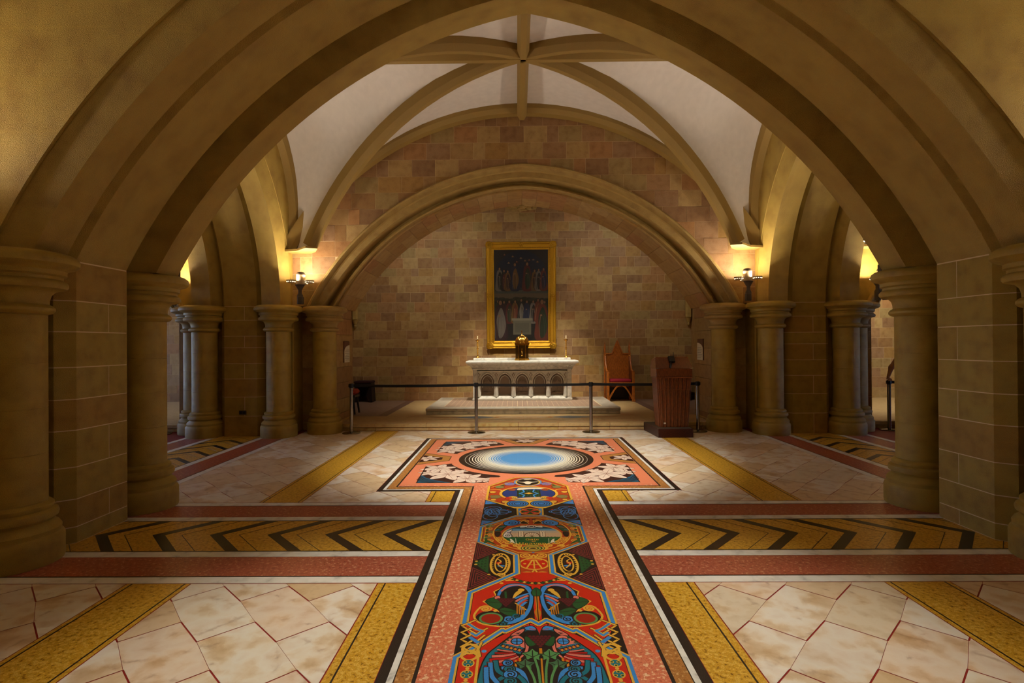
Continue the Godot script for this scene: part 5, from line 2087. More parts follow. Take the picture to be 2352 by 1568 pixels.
	for e in [0, rows.size() - 1]:
		s.quad(rows[e][0], rows[e][1], rows[e][2], rows[e][3]) if e else s.quad(rows[e][3], rows[e][2], rows[e][1], rows[e][0])
	s.solid(0)
	put(a, "cornice", s, M.altar_marble)
	s = Sh.new()
	for i in 19:
		var x := -1.16 + i * 0.129
		for w in [-1.0, 1.0]:
			tube(s, [V(x - 0.052 * w, 0.805, 13.298), V(x + 0.052 * w, 0.862, 13.252)], [0.009], 5)
	put(a, "lattice_frieze", s, M.altar_marble)
	# table slab and the step on it
	s = Sh.new()
	box(s, V(-1.36, 0.905, 13.18), V(1.36, 0.965, 14.02), 0.015)
	put(a, "table_slab", s, M.altar_top)
	s = Sh.new()
	box(s, V(-1.22, 0.965, 13.76), V(1.22, 1.02, 14.02), 0.008)
	put(a, "candle_step", s, M.altar_top)
	_tabernacle()
	for side in [-1.0, 1.0]:
		_candlestick(side)


func _relief(s: Sh, cx: float, k: int) -> void:
	# low carving: a shield with leaves below and a crown or cross above
	var z := 13.482
	var sh := PackedVector2Array()
	for i in 16:
		var t := TAU * i / 16.0
		sh.append(Vector2(cx + 0.062 * cos(t), 0.30 + 0.085 * sin(t) - 0.02 * absf(cos(t))))
	prism(s, sh, V(0, 0, 13.49), Vector3.RIGHT, Vector3.UP, Vector3.BACK, 0.0, 0.018)
	for i in 7:
		var a := PI * (0.15 + 0.7 * i / 6.0)
		tube(s, [V(cx, 0.17, z), V(cx + 0.11 * cos(a), 0.17 + 0.05 * sin(a), z - 0.012), V(cx + 0.125 * cos(a), 0.155 + 0.05 * sin(a), z)], [0.012, 0.010, 0.004], 6)
	for i in 9:
		var a2 := PI * i / 8.0
		tube(s, [V(cx + 0.10 * cos(a2), 0.40 + 0.07 * sin(a2), z), V(cx + 0.13 * cos(a2), 0.41 + 0.09 * sin(a2), z - 0.01)], [0.014, 0.006], 6)
	if k == 2:
		box(s, V(cx - 0.008, 0.39, z - 0.012), V(cx + 0.008, 0.50, z + 0.005))
		box(s, V(cx - 0.035, 0.445, z - 0.012), V(cx + 0.035, 0.46, z + 0.005))
	else:
		tube(s, [V(cx - 0.05, 0.44, z), V(cx, 0.53, z - 0.012), V(cx + 0.05, 0.44, z)], [0.014], 6)
	tube(s, [V(cx, 0.24, z - 0.02), V(cx + 0.02, 0.29, z - 0.02), V(cx - 0.02, 0.33, z - 0.02), V(cx, 0.37, z - 0.02)], [0.008], 6)


func _tabernacle() -> void:
	var t := thing("tabernacle", "brass domed tabernacle with chalice emblem on the altar", "tabernacle", "", V(0, 1.2485, 13.55))
	var ring := func(s: Sh, r: float, h0: float, h1: float, bev: float) -> void:
		var p := PackedVector2Array()
		for i in 8:
			var a := TAU * (i + 0.5) / 8.0
			p.append(Vector2(cos(a), sin(a)) * r)
		prism(s, p, Vector3.ZERO, Vector3.RIGHT, Vector3.BACK, Vector3.UP, h0, h1, bev)
	var s := Sh.new()
	ring.call(s, 0.195, 0.0, 0.03, 0.006)
	ring.call(s, 0.185, 0.03, 0.05, 0.004)
	put(t, "base", s, M.brass)
	s = Sh.new()
	ring.call(s, 0.172, 0.05, 0.37, 0.002)
	put(t, "body", s, M.bronze)
	s = Sh.new()
	ring.call(s, 0.185, 0.37, 0.395, 0.004)
	ring.call(s, 0.195, 0.395, 0.43, 0.006)
	put(t, "cornice", s, M.brass)
	s = Sh.new()
	lathe(s, [Vector2(0, 0.43), Vector2(0.16, 0.43), Vector2(0.158, 0.46), Vector2(0.145, 0.51), Vector2(0.12, 0.555), Vector2(0.08, 0.59), Vector2(0.04, 0.607), Vector2(0, 0.61)], Vector3.ZERO, 24)
	var dome := put(t, "dome", s, M.brass)
	for i in 8:
		s = Sh.new()
		var a := TAU * i / 8.0
		tube(s, [Vector3(cos(a) * 0.16, 0.435, sin(a) * 0.16), Vector3(cos(a) * 0.152, 0.50, sin(a) * 0.152), Vector3(cos(a) * 0.115, 0.565, sin(a) * 0.115), Vector3(cos(a) * 0.03, 0.612, sin(a) * 0.03)], [0.008], 6)
		put(dome, "dome_rib", s, M.brass)
	s = Sh.new()
	lathe(s, [Vector2(0, 0.605), Vector2(0.03, 0.61), Vector2(0.018, 0.63), Vector2(0.012, 0.65), Vector2(0.02, 0.665), Vector2(0.008, 0.68), Vector2(0, 0.682)], Vector3.ZERO, 12)
	box(s, Vector3(-0.006, 0.675, -0.004), Vector3(0.006, 0.745, 0.004))
	box(s, Vector3(-0.025, 0.712, -0.004), Vector3(0.025, 0.722, 0.004))
	put(t, "cross_finial", s, M.brass)
	for side in [-1.0, 1.0]:
		s = Sh.new()
		lathe(s, [Vector2(0, 0.055), Vector2(0.012, 0.055), Vector2(0.009, 0.07), Vector2(0.009, 0.35), Vector2(0.012, 0.365), Vector2(0, 0.365)], Vector3(side * 0.085, 0, 0.165), 10)
		put(t, "colonnette", s, M.brass)
	# chalice emblem
	s = Sh.new()
	lathe(s, [Vector2(0, 0.11), Vector2(0.03, 0.11), Vector2(0.026, 0.12), Vector2(0.008, 0.14), Vector2(0.006, 0.17), Vector2(0.012, 0.18), Vector2(0.006, 0.19), Vector2(0.018, 0.21), Vector2(0.026, 0.24), Vector2(0.024, 0.25), Vector2(0, 0.25)], Vector3(0, 0, 0.157), 14)
	lathe(s, [Vector2(0, -0.006), Vector2(0.022, -0.004), Vector2(0.022, 0.004), Vector2(0, 0.006)], Vector3(0, 0.272, 0.163), 14, Basis(Vector3.RIGHT, PI / 2))
	put(t, "chalice_emblem", s, M.brass)


func _candlestick(side: float) -> void:
	var t := thing("candlestick", "twisted brass candlestick at altar end %s" % ("towards the bench" if side < 0 else "towards the chair"), "candlestick", "altar candlesticks", V(side * 1.12, 1.3035, 13.9))
	var s := Sh.new()
	lathe(s, [Vector2(0, 0), Vector2(0.05, 0.0), Vector2(0.052, 0.012), Vector2(0.03, 0.035), Vector2(0.026, 0.06), Vector2(0.014, 0.07), Vector2(0.012, 0.08), Vector2(0.0, 0.08)], Vector3.ZERO, 18)
	put(t, "foot", s, M.brass)
	s = Sh.new()
	for k in 2:
		var path := []
		for i in 37:
			var a := i * 0.62 + PI * k
			path.append(Vector3(cos(a) * 0.009, 0.075 + i * 0.0095, sin(a) * 0.009))
		tube(s, path, [0.010], 7)
	put(t, "twisted_stem", s, M.brass)
	s = Sh.new()
	lathe(s, [Vector2(0, 0.215), Vector2(0.02, 0.22), Vector2(0.034, 0.235), Vector2(0.02, 0.25), Vector2(0, 0.255)], Vector3.ZERO, 14)
	put(t, "knop", s, M.brass)
	s = Sh.new()
	lathe(s, [Vector2(0, 0.41), Vector2(0.018, 0.41), Vector2(0.03, 0.43), Vector2(0.055, 0.44), Vector2(0.058, 0.455), Vector2(0.04, 0.452), Vector2(0.016, 0.452), Vector2(0.016, 0.475), Vector2(0, 0.475)], Vector3.ZERO, 18)
	put(t, "drip_pan", s, M.brass)
	s = Sh.new()
	lathe(s, [Vector2(0, 0.46), Vector2(0.012, 0.46), Vector2(0.012, 0.555), Vector2(0.008, 0.558), Vector2(0, 0.556)], Vector3.ZERO, 12)
	var c := put(t, "candle", s, M.wax)
	s = Sh.new()
	tube(s, [Vector3(0, 0.554, 0), Vector3(0.001, 0.568, 0)], [0.0015], 5)
	put(c, "wick", s, M.black_plastic)


# ---------------------------------------------------------------- painting

func build_painting() -> void:
	# top leans out from the wall
	var t := thing("framed_painting", "tall oil painting in a heavy gilt frame above the altar", "painting", "", V(0, 1.53, 14.862))
	var lean := Basis(Vector3.RIGHT, 0.075)
	t.basis = lean
	var w := 0.935
	var h := 2.86
	# mitred frame mouldings
	var prof := [Vector2(0.0, 0.0), Vector2(0.0, 0.06), Vector2(0.02, 0.085), Vector2(0.05, 0.075), Vector2(0.075, 0.09), Vector2(0.10, 0.075), Vector2(0.135, 0.05), Vector2(0.155, 0.045), Vector2(0.17, 0.055), Vector2(0.19, 0.035), Vector2(0.21, 0.028), Vector2(0.21, 0.0)]
	var corners := [Vector2(-w, 0), Vector2(w, 0), Vector2(w, h), Vector2(-w, h)]
	for k in 4:
		var a: Vector2 = corners[k]
		var b: Vector2 = corners[(k + 1) % 4]
		var d := (b - a).normalized()
		var inn := Vector2(-d.y, d.x)
		var s := Sh.new()
		var rows := []
		for q in prof:
			var pa: Vector2 = a + (d + inn) * q.x
			var pb: Vector2 = b + (-d + inn) * q.x
			rows.append(PackedVector3Array([Vector3(pa.x, pa.y, q.y), Vector3(pb.x, pb.y, q.y)]))
		skin(s, rows, true, false, creases(prof) + [99])
		s.solid(0)
		put(t, "frame_moulding", s, M.gilt)
		# row of beads
		s = Sh.new()
		var n := int((b - a).length() / 0.045) - 8
		for i in n:
			var p := a + d * (0.2 + i * 0.045) + inn * 0.162
			lathe(s, [Vector2(0, -0.012), Vector2(0.013, 0), Vector2(0, 0.012)], Vector3(p.x, p.y, 0.055), 6)
		put(t, "bead_row", s, M.gilt)
		# corner scrolls and centre ornaments
		s = Sh.new()
		var c0 := a + (d + inn) * 0.085
		for ring in 3:
			var path := []
			for i in 13:
				var an := TAU * i / 12.0
				var r := 0.085 - ring * 0.028
				path.append(Vector3(c0.x + cos(an) * r, c0.y + sin(an) * r, 0.085 + ring * 0.006))
			tube(s, path, [0.015], 6)
		for i in 6:
			var an := TAU * i / 6.0
			lathe(s, [Vector2(0, -0.02), Vector2(0.024, 0), Vector2(0, 0.02)], Vector3(c0.x + cos(an) * 0.09, c0.y + sin(an) * 0.09, 0.08), 8)
		put(t, "corner_scroll", s, M.gilt)
		s = Sh.new()
		var cm := (a + b) * 0.5 + inn * 0.08
		for i in 7:
			var an := TAU * i / 6.0
			var r := 0.0 if i == 6 else 0.05
			lathe(s, [Vector2(0, -0.018), Vector2(0.026, 0), Vector2(0, 0.03)], Vector3(cm.x + cos(an) * r, cm.y + sin(an) * r, 0.085), 8, Basis(Vector3.RIGHT, PI / 2))
		put(t, "centre_ornament", s, M.gilt)
	var s2 := Sh.new()
	box(s2, Vector3(-w + 0.02, 0.02, -0.03), Vector3(w - 0.02, h - 0.02, 0.004))
	put(t, "backing", s2, M.dark_oak)
	# canvas: a free composition of robed figures under a blue vault
	var x0 := -w + 0.2
	var cw := (w - 0.2) * 2.0
	var ch := h - 0.4
	var c := Canvas.new(512, int(512 * ch / cw), 512 / cw, x0, h - 0.2, Color(0.10, 0.07, 0.045))
	_paint(c, cw, ch, h - 0.2)
	s2 = Sh.new()
	s2.quad(Vector3(x0, 0.2, 0.02), Vector3(x0 + cw, 0.2, 0.02), Vector3(x0 + cw, 0.2 + ch, 0.02), Vector3(x0, 0.2 + ch, 0.02))
	s2.uv = PackedVector2Array([Vector2(0, 1), Vector2(1, 1), Vector2(1, 0), Vector2(0, 1), Vector2(1, 0), Vector2(0, 0)])
	var m := _canvas_material(c, "oil_paint", 0.42)
	put(t, "canvas", s2, m)


func _paint(c: Canvas, cw: float, ch: float, top: float) -> void:
	var r2 := RandomNumberGenerator.new()
	r2.seed = 77
	c.twin = false
	var hw := cw * 0.5
	# brown spandrels round a dark blue half dome
	c.fill(rect(-hw, top - ch, hw, top), Color(0.086, 0.054, 0.029))
	var dome := PackedVector2Array()
	for i in 33:
		var a := PI * i / 32.0
		dome.append(Vector2(cos(a) * hw * 0.98, top - 0.82 + sin(a) * 0.80))
	dome.append(Vector2(-hw, top - 1.2))
	dome.append(Vector2(hw, top - 1.2))
	c.fill(dome, Color(0.022, 0.054, 0.115))
	# cloud bank, evening sky, low hills, dark ground
	c.fill(rect(-hw, top - 1.30, hw, top - 1.02), Color(0.122, 0.130, 0.115))
	for i in 40:
		c.oval(r2.randf_range(-hw, hw), top - 1.10 + r2.randf_range(-0.05, 0.05), r2.randf_range(0.05, 0.14), r2.randf_range(0.02, 0.045), [Color(0.158, 0.166, 0.144), Color(0.101, 0.115, 0.108), Color(0.202, 0.202, 0.173)][r2.randi() % 3], 14)
	c.fill(rect(-hw, top - 1.34, hw, top - 1.14), Color(0.259, 0.216, 0.158))
	c.fill(rect(-hw, top - 1.17, hw, top - 1.12), Color(0.173, 0.194, 0.173))
	for i in 26:
		c.oval(-hw + i * cw / 25.0, top - 1.36 + r2.randf_range(-0.03, 0.04), 0.09, 0.06, Color(0.079, 0.086, 0.043).lightened(r2.randf() * 0.06), 12)
	c.fill(rect(-hw, top - ch, hw, top - 1.38), Color(0.032, 0.025, 0.020))
	var skin := Color(0.360, 0.245, 0.158)
	var cloths := [Color(0.216, 0.043, 0.036), Color(0.043, 0.065, 0.144), Color(0.072, 0.115, 0.050), Color(0.274, 0.187, 0.050), Color(0.288, 0.266, 0.238), Color(0.115, 0.036, 0.058), Color(0.065, 0.050, 0.043), Color(0.259, 0.094, 0.036)]
	# small winged heads scattered over the blue
	for i in 9:
		var x := -0.44 + i * 0.11
		var z := top - 0.13 - 0.22 * absf(sin(i * 1.7)) - 0.05 * absf(x)
		c.oval(x, z, 0.038, 0.018, [cloths[0], cloths[4], cloths[3]][i % 3], 12)
		c.oval(x, z + 0.012, 0.017, 0.02, skin, 12)
	# an upper row of figures seated on the clouds
	for q in [[-0.58, 0.62, 4], [-0.46, 0.56, 6], [-0.36, 0.54, 3], [-0.17, 0.74, 1], [0.16, 0.76, 0], [0.36, 0.56, 3], [0.47, 0.58, 4], [0.60, 0.60, 7]]:
		_robed(c, r2, q[0], top - 1.08, q[1], cloths[q[2]], cloths[(q[2] + 2) % 8], skin)
	# a lower row standing
	for i in 9:
		var x := -0.62 + i * 0.155 + r2.randf_range(-0.02, 0.02)
		_robed(c, r2, x, top - 1.95 + r2.randf_range(-0.03, 0.03), 0.62, cloths[(i * 3 + 2) % 8], cloths[(i * 5) % 8], skin)
	for q in [[-0.57, 1.08, 5, 4], [0.55, 1.10, 7, 2]]:
		_robed(c, r2, q[0], top - ch + 0.06, q[1], cloths[q[2]], cloths[q[3]], skin)
	# a plain pale block between them
	c.fill(PackedVector2Array([Vector2(-0.22, top - 1.90), Vector2(0.26, top - 1.90), Vector2(0.26, top - 2.28), Vector2(-0.22, top - 2.28)]), Color(0.259, 0.245, 0.194))
	c.fill(PackedVector2Array([Vector2(-0.26, top - 1.84), Vector2(0.30, top - 1.84), Vector2(0.30, top - 1.90), Vector2(-0.26, top - 1.90)]), Color(0.331, 0.310, 0.252))
	c.fill(PackedVector2Array([Vector2(-0.17, top - 1.96), Vector2(0.21, top - 1.96), Vector2(0.21, top - 2.22), Vector2(-0.17, top - 2.22)]), Color(0.223, 0.209, 0.166))


func _robed(c: Canvas, r2: RandomNumberGenerator, x: float, foot: float, h: float, a: Color, b: Color, skin: Color) -> void:
	var w := h * 0.16
	c.blob([Vector2(x - w, foot), Vector2(x - w * 0.9, foot + h * 0.45), Vector2(x - w * 0.55, foot + h * 0.82), Vector2(x + w * 0.55, foot + h * 0.82), Vector2(x + w * 0.95, foot + h * 0.45), Vector2(x + w * 1.1, foot)], a)
	c.blob([Vector2(x - w * 0.2, foot + h * 0.05), Vector2(x - w * 0.5, foot + h * 0.5), Vector2(x + w * 0.2, foot + h * 0.78), Vector2(x + w * 0.9, foot + h * 0.4), Vector2(x + w * 0.5, foot + h * 0.1)], b)
	for i in 6:
		var xx := x + r2.randf_range(-w, w) * 0.8
		c.curve([Vector2(xx, foot + h * 0.03), Vector2(xx + r2.randf_range(-0.02, 0.02), foot + h * 0.3), Vector2(x + (xx - x) * 0.5, foot + h * 0.6)], 0.006, (a if i % 2 else b).lightened(0.14) if i % 3 else a.darkened(0.4))
	c.oval(x, foot + h * 0.92, h * 0.052, h * 0.072, Color(0.065, 0.040, 0.022), 14)
	c.oval(x + h * 0.008, foot + h * 0.905, h * 0.04, h * 0.058, skin, 14)
	c.oval(x - w * 0.1, foot + h * 0.58, h * 0.028, h * 0.024, skin, 10)


# ---------------------------------------------------------------- chair

func build_chair() -> void:
	var t := thing("throne_chair", "tall oak throne chair with pointed back and magenta seat", "chair", "", V(2.56, 0.1405, 14.5))
	# local: x across, z towards the viewer
	var hw := 0.345
	# back: panel with steep gable
	var back := PackedVector2Array([Vector2(-0.30, 0.34), Vector2(-0.30, 1.24), Vector2(-0.15, 1.245), Vector2(-0.135, 1.26), Vector2(0.0, 1.58), Vector2(0.135, 1.26), Vector2(0.15, 1.245), Vector2(0.30, 1.24), Vector2(0.30, 0.34)])
	var s := Sh.new()
	prism(s, back, Vector3(0, 0, -0.25), Vector3.RIGHT, Vector3.UP, Vector3.BACK, 0.0, 0.035)
	var bp := put(t, "back_panel", s, M.oak)
	s = Sh.new()
	for q in [[Vector2(-0.30, 1.235), Vector2(-0.14, 1.235)], [Vector2(-0.14, 1.235), Vector2(0.0, 1.58)], [Vector2(0.0, 1.58), Vector2(0.14, 1.235)], [Vector2(0.14, 1.235), Vector2(0.30, 1.235)]]:
		var d: Vector2 = (q[1] - q[0]).normalized()
		var n := Vector2(-d.y, d.x) * 0.018
		prism(s, PackedVector2Array([q[0] - n - d * 0.008, q[1] - n + d * 0.008, q[1] + n + d * 0.008, q[0] + n - d * 0.008]), Vector3(0, 0, -0.255), Vector3.RIGHT, Vector3.UP, Vector3.BACK, 0.0, 0.07, 0.006)
	put(bp, "gable_moulding", s, M.oak)
	s = Sh.new()
	box(s, Vector3(-0.012, 0.86, -0.217), Vector3(0.012, 1.14, -0.209), 0.002)
	box(s, Vector3(-0.09, 1.01, -0.217), Vector3(0.09, 1.035, -0.209), 0.002)
	put(bp, "carved_cross", s, M.oak)
	for side in [-1.0, 1.0]:
		# rear posts with pinnacles
		s = Sh.new()
		box(s, Vector3(side * 0.30, 0.0, -0.27), Vector3(side * 0.355, 1.27, -0.20), 0.006)
		var po := put(t, "rear_post", s, M.oak)
		s = Sh.new()
		lathe(s, [Vector2(0, 1.27), Vector2(0.034, 1.27), Vector2(0.028, 1.31), Vector2(0.030, 1.42), Vector2(0.022, 1.45), Vector2(0.012, 1.50), Vector2(0.016, 1.52), Vector2(0.006, 1.54), Vector2(0, 1.575)], Vector3(side * 0.328, 0, -0.235), 6)
		put(po, "pinnacle", s, M.oak)
		# front posts
		s = Sh.new()
		box(s, Vector3(side * 0.295, 0.0, 0.22), Vector3(side * 0.36, 0.77, 0.285), 0.008)
		box(s, Vector3(side * 0.285, 0.0, 0.205), Vector3(side * 0.372, 0.05, 0.30), 0.008)
		put(t, "front_leg", s, M.oak)
		# side panel sweeping up to the back
		var sp := PackedVector2Array([Vector2(-0.22, 0.10), Vector2(0.24, 0.10), Vector2(0.24, 0.74)])
		for i in 9:
			var u := i / 8.0
			sp.append(Vector2(0.10 - 0.28 * u, 0.76 + 0.38 * pow(u, 1.7)))
		sp.append(Vector2(-0.22, 1.16))
		s = Sh.new()
		prism(s, sp, Vector3(side * 0.315, 0, 0), Vector3.BACK, Vector3.UP, Vector3.RIGHT, -0.012, 0.012)
		put(t, "side_panel", s, M.walnut)
		# arm rail
		var path := [Vector3(side * 0.328, 0.775, 0.28), Vector3(side * 0.328, 0.785, 0.10)]
		for i in range(1, 9):
			var u := i / 8.0
			path.append(Vector3(side * 0.328, 0.785 + 0.38 * pow(u, 1.7), 0.10 - 0.27 * u))
		s = Sh.new()
		tube(s, path, [0.028, 0.026, 0.025], 10)
		var ar := put(t, "arm_rest", s, M.oak)
		s = Sh.new()
		lathe(s, [Vector2(0, -0.028), Vector2(0.022, -0.018), Vector2(0.028, 0), Vector2(0.022, 0.018), Vector2(0, 0.028)], Vector3(side * 0.328, 1.165, -0.175), 14)
		put(ar, "arm_knob", s, M.brass)
	# seat frame, cushion
	s = Sh.new()
	box(s, Vector3(-0.30, 0.44, -0.22), Vector3(0.30, 0.50, 0.27), 0.006)
	put(t, "seat", s, M.oak)
	s = Sh.new()
	box(s, Vector3(-0.285, 0.50, -0.20), Vector3(0.285, 0.575, 0.265), 0.025)
	put(t, "cushion", s, M.magenta_cloth)
	# pointed brackets below the front rail
	for side in [-1.0, 1.0]:
		var br := PackedVector2Array()
		for i in 11:
			var u := i / 10.0
			br.append(Vector2(side * (0.29 - 0.29 * u), 0.05 + 0.36 * sin(u * PI / 2)))
		for i in range(10, -1, -1):
			var u := i / 10.0
			br.append(Vector2(side * (0.335 - 0.335 * u), 0.06 + 0.39 * sin(u * PI / 2)))
		s = Sh.new()
		prism(s, br, Vector3(0, 0, 0.235), Vector3.RIGHT, Vector3.UP, Vector3.BACK, 0.0, 0.03)
		put(t, "arched_brace", s, M.oak)
	s = Sh.new()
	box(s, Vector3(-0.30, 0.02, -0.24), Vector3(0.30, 0.36, -0.22))
	put(t, "lower_back", s, M.dark_oak)


# ---------------------------------------------------------------- lectern

func build_lectern() -> void:
	var pl := thing("lectern_plinth", "dark red wooden plinth beneath the lectern", "plinth")
	var s := Sh.new()
	prism(s, PackedVector2Array([V2(2.335, 9.59), V2(2.94, 9.59), V2(2.94, 10.46), V2(2.28, 10.46)]), Vector3.ZERO, Vector3.RIGHT, Vector3.FORWARD, Vector3.UP, 0.003, 0.155, 0.006)
	put(pl, "block", s, M.mahogany)
	s = Sh.new()
	prism(s, PackedVector2Array([V2(2.345, 9.60), V2(2.93, 9.60), V2(2.93, 10.45), V2(2.29, 10.45)]), Vector3.ZERO, Vector3.RIGHT, Vector3.FORWARD, Vector3.UP, 0.156, 0.158)
	put(pl, "carpet_top", s, M.carpet)

	var t := thing("lectern", "fluted dark wood lectern with a hipped top on red plinth", "lectern", "", V(2.655, 0.1585, 9.92))
	# tapered body of fluted boards
	var n := 7
	var b0 := 0.245
	var b1 := 0.295
	var d0 := 0.15
	var d1 := 0.18
	var hb := 0.88
	s = Sh.new()
	var lo := [Vector3(-b0, 0, d0), Vector3(b0, 0, d0), Vector3(b0, 0, -d0), Vector3(-b0, 0, -d0)]
	var hi := [Vector3(-b1, hb, d1), Vector3(b1, hb, d1), Vector3(b1, hb, -d1), Vector3(-b1, hb, -d1)]
	skin(s, [PackedVector3Array(lo), PackedVector3Array(hi)], false, true, [-1])
	s.quad(lo[3], lo[2], lo[1], lo[0])
	s.quad(hi[0], hi[1], hi[2], hi[3])
	for i in s.g.size():
		s.g[i] = -1
	s.solid(0)
	put(t, "body", s, M.walnut)
	for f in 4:
		var a0: Vector3 = lo[f]
		var a1: Vector3 = lo[(f + 1) % 4]
		var c0: Vector3 = hi[f]
		var c1: Vector3 = hi[(f + 1) % 4]
		var k := 8 if f % 2 == 0 else 5
		for i in k:
			var u0 := (i + 0.06) / k
			var u1 := (i + 0.94) / k
			var um := (i + 0.5) / k
			var out := (a1 - a0).cross(Vector3.UP).normalized() * -1.0
			if out.dot((a0 + a1) * 0.5) < 0:
				out = -out
			s = Sh.new()
			var rows := []
			for q in [[u0, 0.0], [u0 + 0.012, 0.014], [um - 0.02, 0.009], [um, 0.007], [um + 0.02, 0.009], [u1 - 0.012, 0.014], [u1, 0.0]]:
				rows.append(PackedVector3Array([a0.lerp(a1, q[0]) + out * q[1] + Vector3.UP * 0.004, c0.lerp(c1, q[0]) + out * q[1]]))
			skin(s, rows, true, false)
			s.solid(0)
			put(t, "fluted_board", s, M.walnut)
	# two collars
	for q in [[0.655, 0.285, 0.175, 0.018], [0.872, 0.315, 0.20, 0.022]]:
		s = Sh.new()
		box(s, Vector3(-q[1] - 0.008, q[0], -q[2] - 0.012), Vector3(q[1] + 0.008, q[0] + q[3], q[2] + 0.012), 0.006)
		var cl := put(t, "collar", s, M.walnut)
		s = Sh.new()
		for i in 34:
			var x: float = -q[1] + i * q[1] * 2.0 / 33.0
			box(s, Vector3(x - 0.005, q[0] + 0.002, q[2] + 0.010), Vector3(x + 0.005, q[0] + 0.012, q[2] + 0.020), 0.002)
		put(cl, "dentil_row", s, M.oak)
	# desk box
	s = Sh.new()
	box(s, Vector3(-0.32, 0.894, -0.205), Vector3(0.32, 1.045, 0.205), 0.006)
	put(t, "desk_box", s, M.walnut)
	s = Sh.new()
	var l0 := [Vector3(-0.33, 1.046, 0.215), Vector3(0.33, 1.046, 0.215), Vector3(0.33, 1.046, -0.22), Vector3(-0.33, 1.046, -0.22)]
	var l1 := [Vector3(-0.29, 1.232, 0.03), Vector3(0.29, 1.232, 0.03), Vector3(0.31, 1.20, -0.16), Vector3(-0.31, 1.20, -0.16)]
	skin(s, [PackedVector3Array(l0), PackedVector3Array(l1)], false, true)
	s.quad(l0[3], l0[2], l0[1], l0[0])
	s.quad(l1[0], l1[1], l1[2], l1[3])
	for i in s.g.size():
		s.g[i] = -1
	s.solid(0)
	put(t, "sloped_lid", s, M.walnut)
	s = Sh.new()
	for i in 30:
		var x := -0.285 + i * 0.57 / 29.0
		box(s, Vector3(x - 0.005, 1.228, 0.012), Vector3(x + 0.005, 1.246, 0.036), 0.002)
	put(t, "dentil_ridge", s, M.oak)
	for side in [-1.0, 1.0]:
		s = Sh.new()
		box(s, Vector3(side * 0.275, 1.036, 0.205), Vector3(side * 0.325, 1.048, 0.222), 0.003)
		put(t, "metal_plate", s, M.steel)
	s = Sh.new()
	box(s, Vector3(-0.185, 0.055, 0.166), Vector3(-0.145, 0.085, 0.1695), 0.001)
	put(t, "paper_tag", s, M.tag)
	# microphone box hooked over the slope
	var mc := thing("microphone_box", "black microphone box clipped on the lectern lid", "microphone", "", V(2.655, 0.1585, 9.92))
	s = Sh.new()
	var tr := Transform3D(Basis(Vector3.RIGHT, -0.75), Vector3(-0.02, 1.185, 0.105))
	box(s, Vector3(-0.055, -0.055, -0.012), Vector3(0.055, 0.075, 0.032), 0.006, tr)
	put(mc, "case", s, M.black_plastic)
	s = Sh.new()
	tube(s, [tr * Vector3(0.045, 0.06, 0.0), tr * Vector3(0.05, 0.11, 0.02), tr * Vector3(0.045, 0.14, 0.06)], [0.006], 8)
	put(mc, "gooseneck", s, M.black_plastic)
	s = Sh.new()
	tube(s, [tr * Vector3(-0.02, -0.05, 0.004), tr * Vector3(-0.045, -0.13, 0.006), Vector3(-0.075, 1.052, 0.222)], [0.014, 0.02, 0.012], 8)
	put(mc, "cable", s, M.black_plastic)


# ---------------------------------------------------------------- barriers

